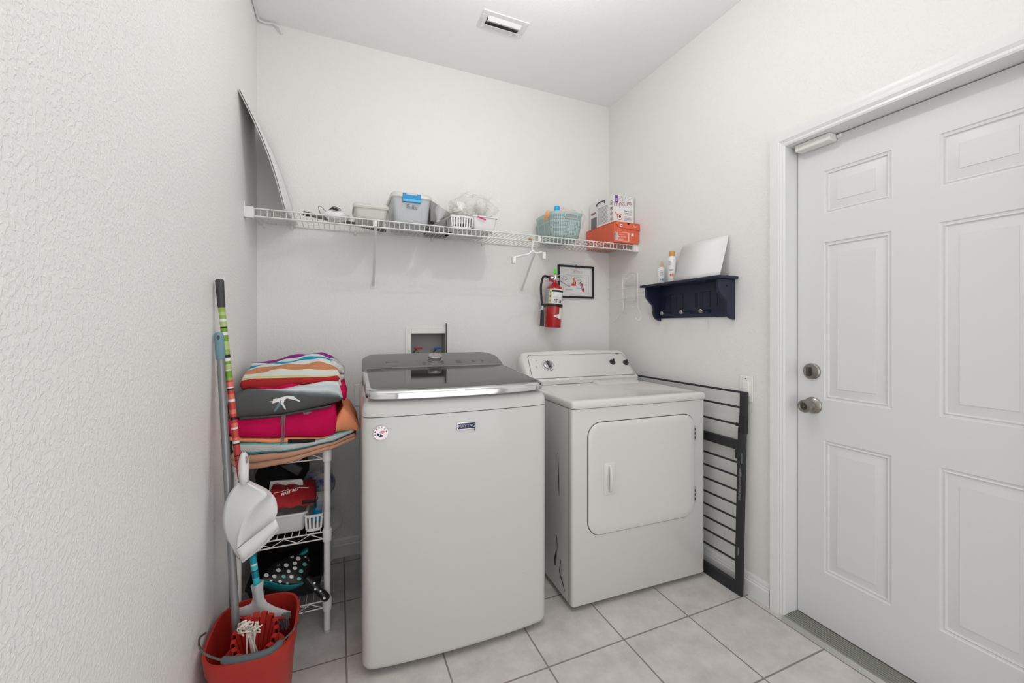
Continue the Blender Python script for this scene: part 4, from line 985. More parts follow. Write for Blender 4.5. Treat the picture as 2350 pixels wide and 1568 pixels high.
# valve head
vt = eb+ax*(H_+.03)
vh = MB().cyl(vt, vt+ax*.034, .016, .014, 20).cyl(vt+ax*.016-sd*.030, vt+ax*.016+sd*.016, .011, n=18).build('valve_head', 'chrome', fe, bevel=.001)
MB().obox(vt+ax*.014-sd*.020-vd*.012, sd, ax, vd, .018, .020, .006).build('hanging_bracket', 'red2', fe, bevel=.002)
gc = vt+ax*.006+sd*.016+vd*.020
gg = MB().cyl(gc-vd*.012, gc, .013, n=28).build('pressure_gauge', 'pewter_d', fe, bevel=.001)
MB().cyl(gc, gc+vd*.0008, .0105, n=28).build('gauge_face', mat('gauge_face', C(200, 150, 150), .2), gg)
MB().obox(gc+vd*.0014+ax*.001, (sd+ax*.6), ax, vd, .005, .0006, .0003).build('gauge_needle', 'inkr', gg)
h1_ = [vt+ax*.026+sd*.000+vd*.006, vt+ax*.037+sd*.03+vd*.006, vt+ax*.044+sd*.072+vd*.004, vt+ax*.043+sd*.078+vd*.002]
mb = MB(); mb.grid([[p+vd*.008 for p in h1_], [p-vd*.008 for p in h1_]]); mb.build('squeeze_lever', 'chrome', fe, solid=.0035)
h2_ = [vt+ax*.006+sd*.022, vt-ax*.010+sd*.05, vt-ax*.030+sd*.085, vt-ax*.031+sd*.100]
mb = MB(); mb.grid([[p+vd*.009 for p in h2_], [p-vd*.009 for p in h2_]]); mb.build('carry_lever', 'knobm', fe, solid=.0035)
mb = MB().tube([vt+ax*.016+sd*(.062+.013*math.cos(t))+ax*.011*math.sin(t)+vd*.004 for t in [2*PI*k/20 for k in range(20)]], .0010, 6, closed=True)
mb.tube([vt+ax*.020+sd*.02+vd*.004, vt+ax*.018+sd*.049+vd*.004], .0012, 6); mb.build('safety_pin', 'galv', fe)
g0, g1 = vt+ax*.034+sd*.003+vd*.010, vt+ax*.078-sd*.006+vd*.008
MB().obox((g0+g1)/2, sd, (g1-g0), vd, .0085, .018, .001).build('inspection_tag', 'green', fe, bevel=.0005)
MB().tube([g0-ax*.004, g0+ax*.008], .0016, 6).build('tag_tie', 'green', fe)
hs = [vt+ax*.016-sd*.026] + [aty(px, py, ey+.0) for px, py in ((1249, 634), (1243, 647), (1241.5, 664), (1243, 690), (1244.5, 704))]
MB().tube(bez(hs, 40), .0072, 12).build('hose', 'black', fe, smooth=70)
a, b_, c = aty(1244.5, 702, ey), aty(1244.3, 711, ey), aty(1243.5, 748, ey)
MB().cyl(a, b_, .0085, n=20).build('hose_ferrule', 'silver', fe)
MB().cyl(b_, c, .0088, .0132, 24).build('nozzle', 'black', fe, smooth=50)

# ================================================================== FRAMED NOTICE
c0_, c1_, c2_, c3_ = aty(1281, 608, YB-.010), aty(1363, 612, YB-.010), aty(1363, 686, YB-.010), aty(1281, 683, YB-.010)
fx0, fx1, fz0_, fz1_ = c0_.x, c1_.x, (c2_.z+c3_.z)/2, (c0_.z+c1_.z)/2
fm = thing('framed_notice', 'black framed fire extinguisher instruction notice on the back wall', 'framed notice', ((fx0+fx1)/2, YB, fz0_))
w_ = .0125; mb = MB()
mb.box(fx0, fx1, YB-.014, YB, fz0_, fz0_+w_).box(fx0, fx1, YB-.014, YB, fz1_-w_, fz1_).box(fx0, fx0+w_, YB-.014, YB, fz0_+w_, fz1_-w_).box(fx1-w_, fx1, YB-.014, YB, fz0_+w_, fz1_-w_)
mb.build('frame', 'black', fm, bevel=.001)
pp = MB().box(fx0+w_, fx1-w_, YB-.006, YB, fz0_+w_, fz1_-w_).build('notice_sheet', 'paper', fm)
y_ = YB-.0065; gx, gz = fx0+w_, fz0_+w_; gw, gh = fx1-fx0-2*w_, fz1_-fz0_-2*w_
bx0, bx1, bz0, bz1 = gx+gw*.10, gx+gw*.90, gz+gh*.11, gz+gh*.74
mb = MB(); t_ = .0007
mb.box(bx0, bx1, y_, y_+.0004, bz0, bz0+t_).box(bx0, bx1, y_, y_+.0004, bz1-t_, bz1).box(bx0, bx0+t_, y_, y_+.0004, bz0, bz1).box(bx1-t_, bx1, y_, y_+.0004, bz0, bz1).box(gx+gw*.965, gx+gw*.97, y_, y_+.0004, gz, gz+gh)
mb.build('ruled_border', 'inkg', pp)
ux, uz = Vector((1, 0, 0)), Vector((0, 0, 1))
text('Angelic', pp, 'inkr', (gx+gw*.34, y_, gz+gh*.885), ux, uz, gw*.20, gh*.055, shear=.3)
text('Fire Protect', pp, 'inkg', (gx+gw*.42, y_, gz+gh*.845), ux, uz, gw*.28, gh*.04, shear=.2)
text('To operate an extinguisher:', pp, 'ink', (gx+gw*.17, y_, gz+gh*.615), ux, uz, gw*.36, gh*.03)
text('P', pp, 'ink', (gx+gw*.17, y_, gz+gh*.53), ux, uz, gw*.025, gh*.05); text('S', pp, 'ink', (gx+gw*.17, y_, gz+gh*.32), ux, uz, gw*.03, gh*.05)
mb = MB()
for x, z, w, h, n_ in ((.35, .80, .34, .02, 1), (.27, .70, .50, .025, 1), (.33, .665, .38, .02, 1), (.20, .55, .08, .02, 1), (.21, .49, .06, .02, 1), (.17, .40, .16, .02, 1), (.21, .33, .10, .02, 1), (.17, .20, .24, .06, 3), (.41, .29, .02, .02, 1), (.50, .26, .20, .05, 2), (.52, .55, .14, .05, 2), (.56, .38, .07, .10, 4), (.72, .40, .12, .03, 2), (.34, .065, .30, .02, 1), (.30, .03, .42, .02, 1)):
    bars(mb, (gx+gw*x, y_, gz+gh*z), ux, uz, gw*w, gh*h, n_, seed=int(x*100+z*77))
mb.build('notice_print', 'inkg', pp)
fl_ = [(0, 0), (.0, .06), (.03, .02), (.04, .17), (.06, .10), (.10, .30), (.12, .46), (.145, .52), (.14, .42), (.17, .33), (.20, .26), (.21, .12), (.19, .08), (.22, .0)]
P = [Vector((gx+gw*(.335+a*.78), y_, gz+gh*(.365+b2*.58))) for a, b2 in fl_]
mb = MB(); mb.add(P, [tuple(range(len(P)))]); fa_ = mb.build('flame_drawing', 'inkr', pp)
P = [Vector((gx+gw*(.335+a*.78), y_-.0004, gz+gh*(.365+b2*.58))) for a, b2 in ((.125, .10), (.11, .30), (.14, .42), (.145, .28), (.165, .16), (.15, .08))]
mb = MB(); mb.add(P, [tuple(range(6))]); mb.build('flame_core', 'cream', fa_)
u_, v_ = Vector((.93, 0, .37)).normalized(), Vector((-.37, 0, .93)).normalized()
o_ = Vector((gx+gw*.735, y_, gz+gh*.17))
P = [o_+u_*a+v_*b2 for a, b2 in rrect(-.009, .009, 0, .058, .004, 3)]
mb = MB(); mb.add(P, [tuple(range(len(P)))]); fa_ = mb.build('extinguisher_drawing', 'inkr', pp)
mb = MB()
P = [o_+u_*a+v_*b2-Vector((0, .0004, 0)) for a, b2 in ((-.004, .058), (.004, .058), (.003, .066), (.014, .072), (.002, .070), (-.009, .068), (-.012, .061), (-.004, .064))]; mb.add(P, [tuple(range(8))]); mb.build('drawing_head', 'ink', fa_)
P = [o_+u_*a+v_*b2-Vector((0, .0004, 0)) for a, b2 in ((-.008, .018), (.003, .018), (.003, .044), (-.008, .044))]; mb = MB(); mb.add(P, [(0, 1, 2, 3)]); mb.build('drawing_label', mat('pale_blue_ink', C(140, 160, 200), .6), fa_)
MB().cyl(((fx0+fx1)/2, YB-.01, fz1_), ((fx0+fx1)/2, YB-.006, fz1_+.004), .003, n=8).build('hanging_nail', 'black', fm)

# ================================================================== WHITE WIRE RACK in the corner
def zz(X, Y, x): return atx(1140+X/6.528, 540+Y/6.528, x)
wr = thing('wire_organizer', 'white wire rack with hooks mounted on the right wall near the corner', 'wire rack', (XR-.05, 2.1, 1.26))
xa, xb = XR-.055, XR-.012
fr_ = MB().tube(bez([zz(1895, 1090, xa), zz(1890, 900, xa), zz(1888, 700, xa), zz(1895, 612, xa), zz(1915, 600, xa)], 30), .0030, 8).tube(bez([zz(1915, 600, xa), zz(1960, 600, xa), zz(1990, 565, xa), zz(2060, 560, xa), zz(2100, 566, xa), zz(2112, 600, xa), zz(2112, 800, xa), zz(2115, 1085, xa)], 40), .0030, 8)
fr_.build('front_frame', 'wire', wr)
mb = MB().tube(bez([zz(1938, 1095, xb), zz(1935, 800, xb), zz(1937, 640, xb)], 12), .0018, 6).tube(bez([zz(2080, 1100, xb), zz(2072, 800, xb), zz(2070, 640, xb), zz(2062, 620, xb)], 14), .0018, 6)
mb.build('back_frame', 'wire', wr)
mb = MB().tube(bez([zz(1870, 620, xa), zz(1920, 640, xa), zz(1965, 668, xa), zz(2000, 640, xa), zz(2025, 590, xa), zz(2052, 612, xa)], 30), .002, 8)
mb.build('top_scroll', 'wire', wr)
for pts in (((1905, 745, xb), (2080, 738, xb), (2245, 750, xa), (2245, 775, xb)), ((1900, 800, xa), (2125, 772, xa), (2130, 765, xb)), ((1655, 808, xa-.02), (1800, 812, xa-.02), (1930, 800, xa)), ((1900, 945, xa), (2030, 925, xa), (2110, 908, xa), (2245, 908, xa), (2250, 930, xb)), ((1655, 966, xa-.02), (1790, 964, xa-.02), (1920, 948, xa)), ((1905, 1000, xb), (1960, 992, xb), (2100, 975, xb)), ((1905, 1085, xa), (2000, 1088, xa), (2110, 1078, xa)), ((1900, 1000, xa), (1915, 988, xb)), ((1810, 1157, xa), (1880, 1160, xa), (1940, 1180, xb))):
    MB().tube(bez([zz(*q) for q in pts], 18), .0021, 6).build('cross_wire', 'wire', wr)
for pts in (((1895, 1088, xa), (1850, 1200, xa), (1760, 1300, xa), (1690, 1288, xa)), ((2115, 1085, xa), (2150, 1150, xa), (2155, 1230, xa), (2120, 1275, xa-.01), (2078, 1240, xa-.02))):
    h_ = MB().tube(bez([zz(*q) for q in pts], 30), .0022, 8).build('hook', 'wire', wr)
MB().lathe([(0, -.004), (.003, -.002), (.004, 0), (.003, .002), (0, .004)], zz(2078, 1240, xa-.02)).build('hook_tip', 'pl_white', h_)

# ================================================================== NAVY PEG SHELF
nv = thing('peg_shelf', 'dark navy wooden wall shelf with three knob pegs on the right wall', 'shelf', (XR, 1.62, 1.26))
yL, yR, zt = 1.880, 1.380, 1.449      # far (photo-left) end ... near end ; underside of top
dep = .118
mb = MB(); mb.add([(XR-.000, yL+.02, zt), (XR-dep-.012, yL+.02, zt), (XR-dep-.012, yR-.02, zt), (XR, yR-.02, zt), (XR, yL+.02, zt+.014), (XR-dep-.012, yL+.02, zt+.014), (XR-dep-.012, yR-.02, zt+.014), (XR, yR-.02, zt+.014)], [(0, 3, 2, 1), (4, 5, 6, 7), (0, 1, 5, 4), (1, 2, 6, 5), (2, 3, 7, 6), (3, 0, 4, 7)])
mb.build('shelf_top', 'navy', nv, bevel=.005)
prof_ = [(0, 0), (dep-.01, 0), (dep-.008, -.035), (dep-.016, -.062), (dep-.036, -.082), (dep-.058, -.100), (dep-.066, -.122), (dep-.064, -.145), (dep-.070, -.166), (dep-.086, -.182), (dep-.104, -.190), (0, -.192)]
for y0_ in (yL-.016, yR):
    sdp = MB().prism(prof_, (XR, y0_, zt), (-1, 0, 0), (0, 0, 1), (0, 1, 0), .016).build('side_bracket', 'navy', nv, bevel=.002)
MB().lathe([(0, 0), (.0045, 0), (.0045, .001), (0, .001)], (XR-.055, yR-.0006, zt-.032), (0, -1, 0)).build('screw_hole', 'blackm', sdp)
mb = MB(); z0_, z1_ = zt-.176, zt
mb.box(XR-.010, XR, yR+.016, yL-.016, z0_, z0_+.050).box(XR-.010, XR, yR+.016, yL-.016, z1_-.045, z1_)
for a, b2 in ((yR+.016, yR+.05), ((yL+yR)/2-.022, (yL+yR)/2+.022), (yL-.05, yL-.016)): mb.box(XR-.010, XR, a, b2, z0_+.05, z1_-.045)
for a, b2 in ((yR+.05, (yL+yR)/2-.022), ((yL+yR)/2+.022, yL-.05)):
    n_ = 4
    for k in range(n_): u0 = a+(b2-a)*k/n_; u1 = a+(b2-a)*(k+1)/n_; mb.box(XR-.005, XR, u0+.0012, u1-.0012, z0_+.05, z1_-.045)
    mb.box(XR-.003, XR, a, b2, z0_+.05, z1_-.045)
mb.build('back_panel', 'navy', nv)
for px, py in ((1519, 719), (1563, 716), (1608, 713)):
    p = atx(px, py, XR-.072)
    pg = MB().lathe([(.010, 0), (.0085, .006), (.006, .02), (.0055, .05), (.007, .060), (0, .060)], (XR-.008, p.y, p.z), (-1, 0, 0), 18).build('peg', 'navy', nv, smooth=60)
    MB().lathe([(.006, 0), (.0105, .003), (.012, .008), (.0105, .013), (.006, .016), (0, .017)], (XR-.064, p.y, p.z), (-1, 0, 0), 18).build('peg_knob', 'pewter', pg, smooth=60)
# things on it
zs_ = zt+.0145
c = atx(1518, 650, XR-.060); c.z = zs_
o = thing('sunscreen_spray', 'white sunscreen pump spray with clear cap and blue square on its label', 'sunscreen bottle', c)
vd = (Vector((0, 0, HC))-c); vd.z = 0; vd.normalize(); sd = Vector((0, 0, 1)).cross(vd).normalized()
ell = lambda r, z, k=.62: [c+sd*r*math.cos(t)+vd*r*k*math.sin(t)+Vector((0, 0, z)) for t in [2*PI*q/28 for q in range(28)]]
mb = MB(); loft(mb, [ell(.018, 0), ell(.0205, .004), ell(.021, .06), ell(.021, .078), ell(.017, .090, .7), ell(.0105, .097, .9), ell(.0095, .099, 1)])
bb = mb.build('bottle_body', 'pl_white', o, smooth=60)
MB().lathe([(.0095, .098), (.0095, .112), (.0065, .118), (.006, .128), (.0035, .132), (0, .132)], c).build('pump', 'gold', o)['label'] = 'tan pump'
MB().lathe([(.0145, .098), (.0150, .130), (.0120, .141), (0, .143)], c).build('clear_cap', 'clear', o, smooth=70)
on = lambda a, z: c+sd*a+vd*.0138+Vector((0, 0, z))
text('GARNIER', bb, 'ink', on(-.009, .0795-.006), sd, (0, 0, 1), .016, .0032, ext=.0006)
text('AMBRE', bb, 'ink', on(-.006, .0665), sd, (0, 0, 1), .013, .0028, ext=.0008)
text('SOLAIRE', bb, 'ink', on(-.0095, .0615), sd, (0, 0, 1), .017, .0038, ext=.0008, bold=.02)
text('CLEAR', bb, mat('blue_print_ink', C(60, 130, 180), .5), on(-.010, .0525), sd, (0, 0, 1), .019, .0035, ext=.0008)
text('PROTECT', bb, 'inkg', on(-.010, .0475), sd, (0, 0, 1), .019, .0028, ext=.0008)
text('30', bb, 'inkr', on(-.0105, .0215), sd, (0, 0, 1), .0095, .009, ext=.0008, bold=.01)
mb = MB(); mb.add([on(.002, .0205)+vd*.0007, on(.0115, .0205)+vd*.0007, on(.0115, .0315)+vd*.0007, on(.002, .0315)+vd*.0007], [(0, 1, 2, 3)]); mb.build('blue_square', 'cap', bb)
mb = MB(); bars(mb, on(-.010, .006), sd, (0, 0, 1), .02, .006, 2); mb.build('fine_print', 'inkg', bb)
c = atx(1542, 648, XR-.058); c.z = zs_
o = thing('sunscreen_can', 'taller white sunscreen aerosol with tan cap on the navy shelf', 'sunscreen bottle', c)
vd = (Vector((0, 0, HC))-c); vd.z = 0; vd.normalize(); sd = Vector((0, 0, 1)).cross(vd).normalized()
bb = MB().lathe([(0, 0), (.020, 0), (.0215, .003), (.0215, .124), (.020, .134), (.0155, .142), (.0150, .145)], c, (0, 0, 1), 32).build('can_body', 'pl_white', o, smooth=50)
MB().lathe([(.0148, .144), (.0150, .146), (.0150, .170), (.0138, .173), (0, .174)], c, (0, 0, 1), 28).build('can_cap', 'gold', o, smooth=50)
oc = lambda t, z, e=.0008: c+(vd*math.cos(t)+sd*math.sin(t))*(.0215+e)+Vector((0, 0, z))
mb = MB(); A = [oc(t, z) for t, z in ((-.30, .085), (-.05, .095), (.22, .108), (.40, .125))]; B_ = [oc(t, z) for t, z in ((-.25, .088), (.05, .102), (.38, .118), (.62, .125))]; mb.grid([A, B_]); mb.build('gold_swirl', 'cream', bb)
mb = MB(); mb.add([oc(-.05, .034), oc(.45, .034), oc(.45, .050), oc(-.05, .050)], [(0, 1, 2, 3)]); mb.build('tan_square', 'tan_ink', bb)
mb = MB()
for z0_, t0, t1, m_ in ((.105, -.9, -.15, 0), (.095, -.9, -.3, 0), (.115, -.9, -.25, 0), (.070, -.6, .25, 1), (.064, -.6, .15, 1)):
    for k in range(5): a = t0+(t1-t0)*k/5; mb.add([oc(a, z0_), oc(a+(t1-t0)/7, z0_), oc(a+(t1-t0)/7, z0_+.003), oc(a, z0_+.003)], [(0, 1, 2, 3)])
mb.build('can_print', 'inkg', bb)
mb = MB(); mb.add([oc(-.42, .036), oc(-.16, .036), oc(-.16, .048), oc(-.42, .048)], [(0, 1, 2, 3)]); mb.build('red_print', 'inkr', bb)
# white board leaning on the wall
b0, b1, t0, t1 = atx(1560, 648, XR-.075), atx(1661, 641, XR-.075), atx(1566, 563, XR-.012), atx(1673, 541, XR-.012)
b0.z = b1.z = zs_
t0.z = t1.z = (t0.z+t1.z)/2; b0.y = t0.y; b1.y = t1.y
nn_ = (t0-b0).cross(b1-b0).normalized()
mb = MB(); cr = []
for i in range(9):
    f_ = i/8; p, q = b0.lerp(t0, f_), b1.lerp(t1, f_)
    ins = .012*(1-math.sqrt(max(0, 1-((f_-.9)/.1)**2))) if f_ > .9 else 0
    cr.append([p.lerp(q, 0)+(q-p).normalized()*ins, q-(q-p).normalized()*ins*.3])
mb.grid(cr); o = mb.build('white_board', 'paper', solid=.004)
tag(o, 'plain white board leaning on the wall on top of the navy shelf', 'board')
p = atx(1669, 640, XR-.02); p.z = zs_
tag(MB().lathe([(0, 0), (.006, 0), (.006, .004), (.003, .009), (0, .010)], p).build('red_pin', 'inkr'), 'tiny red pin at the near end of the navy shelf', 'pin')

# ================================================================== BLACK SAFETY GATE behind the dryer
gt = thing('safety_gate', 'black metal barred safety gate leaning on the right wall beside the dryer', 'safety gate', (1.69, 1.8, 0))
gx0, gx1 = 1.683, 1.712
gX = lambda z: gx0+(gx1-gx0)*z/.93
gy0, gy1 = 1.302, 2.30
def gbar(px, py, hz, hy=None):
    z = atx(px, py, 1.690+.03*.4).z; return z
pb_ = lambda y0, y1, z0, z1, hx=.0085: [(gX(z0)-hx, y0, z0), (gX(z0)+hx, y0, z0), (gX(z0)+hx, y1, z0), (gX(z0)-hx, y1, z0), (gX(z1)-hx, y0, z1), (gX(z1)+hx, y0, z1), (gX(z1)+hx, y1, z1), (gX(z1)-hx, y1, z1)]
FB = [(0,3,2,1),(4,5,6,7),(0,1,5,4),(1,2,6,5),(2,3,7,6),(3,0,4,7)]
zf = lambda py: atx(1619, py, gX(.5)).z
mb = MB(); mb.add(pb_(gy0, gy0+.036, 0, .76), FB); mb.add(pb_(gy0+.036, gy1, zf(1313), zf(1284)), FB); mb.add(pb_(gy0+.036, gy1, zf(1010), zf(990)), FB); mb.add(pb_(gy1-.036, gy1, 0, .76), FB)
fr2 = mb.build('lower_frame', 'gate', gt, bevel=.003)
mb = MB(); mb.add(pb_(gy0-.004, gy0+.030, .80, .925), FB); mb.build('upper_post', 'gate', gt, bevel=.003)
mb = MB(); mb.add(pb_(gy0-.003, gy0+.032, .735, .815, .0105), FB); mb.build('post_sleeve', 'black', gt, bevel=.003)
mb = MB(); mb.add(pb_(gy1-.04, gy1, .80, .925), FB); mb.build('far_post', 'gate', gt, bevel=.003)
for py in (920.6, 957.6, 1037, 1066, 1096, 1126, 1154.5, 1183, 1212, 1242.5):
    z = zf(py); MB().tube([(gX(z), gy0+.02, z), (gX(z), gy1-.02, z)], .0048, 10).build('gate_bar', 'gate', gt)
MB().tube([(gX(.92), gy0+.02, .921), (gX(.92), gy1-.01, .921)], .0052, 10).build('top_rail', 'gate', gt)
z = zf(957.6); MB().tube([(gX(z), gy0+.028, z), (gX(z), gy0+.05, z)], .008, 12).build('bar_collar', 'black', gt)
p = atx(1691, 1042, gX(.7)-.004)
MB().obox(p, (0, 1, 0), (0, 0, 1), (1, 0, 0), .0065, .020, .006).cyl(p+Vector((-.008, 0, .013)), p+Vector((.008, 0, .013)), .0075, n=14).build('latch_lever', 'black', gt, bevel=.001)
mb = MB(); xx = gX(.4)-.0105
uu, vv = Vector((gX(1)-gX(0), 0, 1)).normalized()*-1, Vector((0, -1, 0))
for y, z0_, w, h, n_, sdd in ((gy0+.026, .43, .16, .010, 4, 1), (gy0+.020, .60, .05, .008, 3, 2), (gy0+.022, .54, .02, .010, 3, 4)):
    zc = z0_; bars(mb, (gX(zc)-.0089, y-.012, zc), -uu, Vector((0, 1, 0)), w if w < .1 else .16, h, n_, seed=sdd)
mb.add([], []); mb.build('warning_print', 'silver', gt)
mb = MB(); bars(mb, (gX(.25)-.0089, gy0+.010, .22), -uu, Vector((0, 1, 0)), .20, .010, 4, seed=7); mb.build('warning_text', 'silver', gt)
text('WARNING', gt, 'silver', (gX(.21)-.0089, gy0+.022, .215), uu, Vector((0, -1, 0)), .035, .006)

# ================================================================== WIRE RACK, left of the washer
RX0, RX1, RY0, RY1 = -.347, -.043, 1.803, 2.325
rk = thing('wire_rack', 'white three-tier wire rack between the left wall and the washer', 'rack', (-.195, 2.06, 0))
for x in (RX0, RX1):
    for y in (RY0, RY1):
        ps = MB().lathe([(.0122, .012), (.0122, .735), (.008, .741), (0, .742)], (x, y, 0), (0, 0, 1), 20).build('post', 'wire', rk, smooth=50)
        MB().lathe([(0, 0), (.013, 0), (.014, .006), (.0105, .014), (0, .014)], (x, y, 0), (0, 0, 1), 16).build('post_foot', 'frost', ps, smooth=50)
for z in (.722, .402, .126):
    mb = MB()
    for a, b_ in (((RX0, RY0), (RX1, RY0)), ((RX0, RY1), (RX1, RY1)), ((RX0, RY0), (RX0, RY1)), ((RX1, RY0), (RX1, RY1))):
        a, b_ = Vector((*a, 0)), Vector((*b_, 0)); L = (b_-a).length; d = (b_-a)/L; n_ = int(round(L/.052)); s0 = .018
        mb.tube([a+Vector((0, 0, z)), b_+Vector((0, 0, z))], .0027, 8).tube([a+Vector((0, 0, z-.027)), b_+Vector((0, 0, z-.027))], .0027, 8)
        zg = [a+d*(s0+(L-2*s0)*k/n_)+Vector((0, 0, z-(.002 if k % 2 else .025))) for k in range(n_+1)]; mb.tube(zg, .0018, 6)
    for k in range(1, 12): x = RX0+(RX1-RX0)*k/12; mb.tube([(x, RY0, z+.003), (x, RY1, z+.003)], .0014, 6)
    for y in (1.95, 2.12): mb.tube([(RX0, y, z-.001), (RX1, y, z-.001)], .0022, 6)
    tr = mb.build('wire_tier', 'wire', rk)
    for x in (RX0, RX1):
        for y in (RY0, RY1): MB().lathe([(.0125, -.036), (.0165, -.034), (.0175, .010), (.0155, .014), (.0125, .014)], (x, y, z-.002), (0, 0, 1), 20, cap=False).build('collar', 'pl_white', tr, smooth=50)

# ------------------------------------------------------------------ folded towels
def P3(X, Y): return (500+X/5.058, 780+Y/5.058)
def interp(pts, x):
    pts = sorted(pts)
    if x <= pts[0][0]: return pts[0][1]
    for (a, b_), (c, d) in zip(pts, pts[1:]):
        if x <= c: t = (x-a)/max(1e-9, c-a); t = t*t*(3-2*t)*.5+t*.5; return b_+(d-b_)*t
    return pts[-1][1]
def towel(name, label, m, bot, top, yf=1.768, yb=2.17, nf=1, back=None, seed=0, end=.05, cut=False):
    cv_ = lambda L, y=yf: [((q := aty(*P3(*p), y)).x, q.z) for p in L]
    B_, T_ = cv_(bot), cv_(top); Bk = cv_(back, yb-.05) if back else None
    x0, x1 = max(min(p[0] for p in B_), min(p[0] for p in T_)), min(max(p[0] for p in B_), max(p[0] for p in T_))
    N = 64; rows = []; rr = random.Random(seed); ph = [rr.uniform(0, 6) for _ in range(8)]
    info = {}
    for i in range(N+1):
        f_ = i/N; x = x0+(x1-x0)*f_; zb, zt = interp(B_, x), interp(T_, x)
        e = min(f_, 1-f_)/end; k = 1 if (e >= 1 or cut) else math.sqrt(max(0, 1-(1-e)**2)); k = .25+.75*k
        md = (zb+zt)/2; zb, zt = md+(zb-md)*k, md+(zt-md)*k
        ins = (1-k)*.02; h = zt-zb
        w1 = .0025*math.sin(x*38+ph[0])+.002*math.sin(x*71+ph[1])
        row = [Vector((x, yb, zb)), Vector((x, (yf+yb)/2, zb)), Vector((x, yf+min(.05, h*.6+.01), zb))]
        per = 24//nf
        for j in range(nf):
            a0, hh = zb+h*j/nf, h/nf
            r = min(hh*.5, .030)
            for q in range(per+1):
                if j and q == 0: continue
                an = -PI/2+PI*q/per
                row.append(Vector((x, yf+ins+w1+.004*math.sin(j*2.3+x*9+ph[2])+r*(1-abs(math.cos(an))**.7), a0+hh/2+hh/2*math.sin(an))))
        zk = interp(Bk, x) if Bk else zt
        for q in range(1, 19):
            t = q/18; y = yf+min(.03, h/nf*.5)+ins+(yb-yf-.03)*t
            bulge = .004*math.sin(x*30+t*7+ph[3])+.003*math.sin(x*55-t*11+ph[4])
            z = zt+(zk-zt)*(t*(2-t)) + (bulge*min(1, t*5) if Bk else bulge*.3*min(1, t*5))
            row.append(Vector((x+.004*math.sin(t*9+ph[5]), y, z)))
        row.append(Vector((x, yb+.01, (zb+zk)/2)))
        rows.append(row)
    n_ = len(rows[0]); mb = MB(); mb.grid(rows, uv=True)
    mb.f += [tuple(range(n_)), tuple(N*n_+i for i in range(n_))]; mb.mi += [0, 0]; mb.uv += [(0, i/(n_-1)) for i in range(n_)]+[(1, i/(n_-1)) for i in range(n_)]
    o = mb.build(name, m, smooth=60)
    tag(o, label, 'towel', 'folded towels piled on the wire rack')
    def surf(px, py, off=.0012):
        """nearest front surface point under a photo pixel"""
        d = _ray(px, py).normalized(); c0__ = Vector((0, 0, HC)); inv = WMAT[o.name].inverted()
        hit, loc, nor, _ = bvh.ray_cast(c0__, d)
        return (loc-d*off) if hit is not None and loc else aty(px, py, yf)
    from mathutils.bvhtree import BVHTree
    bt = BVHTree.FromPolygons([v for v in mb.v], [f for f in mb.f])
    class _B:
        def ray_cast(s_, a, d):
            l, n__, i_, dd_ = bt.ray_cast(a, d); return (i_, l, n__, dd_)
    bvh = _B()
    return o, surf
GW, TQ = C(208, 208, 206), C(20, 160, 195)
M['t_aqua'] = ramp_mat('terry_aqua_stripe', [(0, C(88, 165, 182)), (.17, C(88, 165, 182)), (.24, C(204, 204, 202)), (.40, C(206, 206, 204)), (.445, C(120, 192, 192)), (.60, C(120, 192, 192))], wob=.03, wscale=3, bump=TB)
M['t_stripe'] = ramp_mat('terry_multi_stripe', [(0, C(178, 48, 50)), (.42, C(178, 48, 50)), (.46, C(204, 208, 150)), (.585, C(226, 224, 216)), (.65, C(206, 140, 100)), (.725, C(228, 226, 222)), (.775, C(25, 155, 190)), (.82, C(226, 226, 224)), (.875, C(120, 50, 140)), (.925, C(190, 30, 120)), (.96, C(70, 60, 150))], wob=.05, wscale=2.2, bump=TB)
M['t_print'] = mat('grey_printed_fleece', C(78, 80, 78), .95, spec=.1, bump=TB)
def print_mat(m):
    nt = m.node_tree; N, L = nt.nodes.new, nt.links.new; b = nt.nodes['Principled BSDF']
    tc = N('ShaderNodeTexCoord'); sp = N('ShaderNodeSeparateXYZ'); L(tc.outputs['UV'], sp.inputs[0])
    n_ = N('ShaderNodeTexNoise'); n_.inputs['Scale'].default_value = 3; L(tc.outputs['UV'], n_.inputs['Vector'])
    ad = N('ShaderNodeMath'); ad.operation = 'MULTIPLY_ADD'; ad.inputs[1].default_value = .42; L(sp.outputs['X'], ad.inputs[0]); L(sp.outputs['Y'], ad.inputs[2])
    a2 = N('ShaderNodeMath'); a2.operation = 'MULTIPLY_ADD'; a2.inputs[1].default_value = .12; L(n_.outputs['Fac'], a2.inputs[0]); L(ad.outputs[0], a2.inputs[2])
    cr = N('ShaderNodeValToRGB'); e = cr.color_ramp.elements
    e[0].position = .70; e[0].color = C(94, 96, 94); e[1].position = .80; e[1].color = C(222, 224, 224)
    for p, c in ((.74, C(120, 130, 135)), (.88, C(190, 205, 210)), (.95, C(225, 225, 225))): x = e.new(p); x.color = c
    L(a2.outputs[0], cr.inputs[0]); L(cr.outputs[0], b.inputs['Base Color'])
print_mat(M['t_print'])
tan_, _ = towel('folded_towel', 'tan folded towel at the bottom of the towel pile', 't_tan',
    [(130, 1490), (380, 1522), (800, 1445), (1250, 1290), (1610, 1165)], [(130, 1305), (400, 1345), (900, 1290), (1300, 1200), (1610, 1085)], nf=2, seed=1)
aq, _ = towel('folded_towel', 'white and aqua striped folded towel just above the tan one', 't_aqua',
    [(155, 1325), (400, 1342), (900, 1287), (1300, 1196), (1585, 1085)], [(155, 1200), (420, 1195), (800, 1205), (1150, 1160), (1400, 1090), (1585, 1045)], nf=1, seed=2)
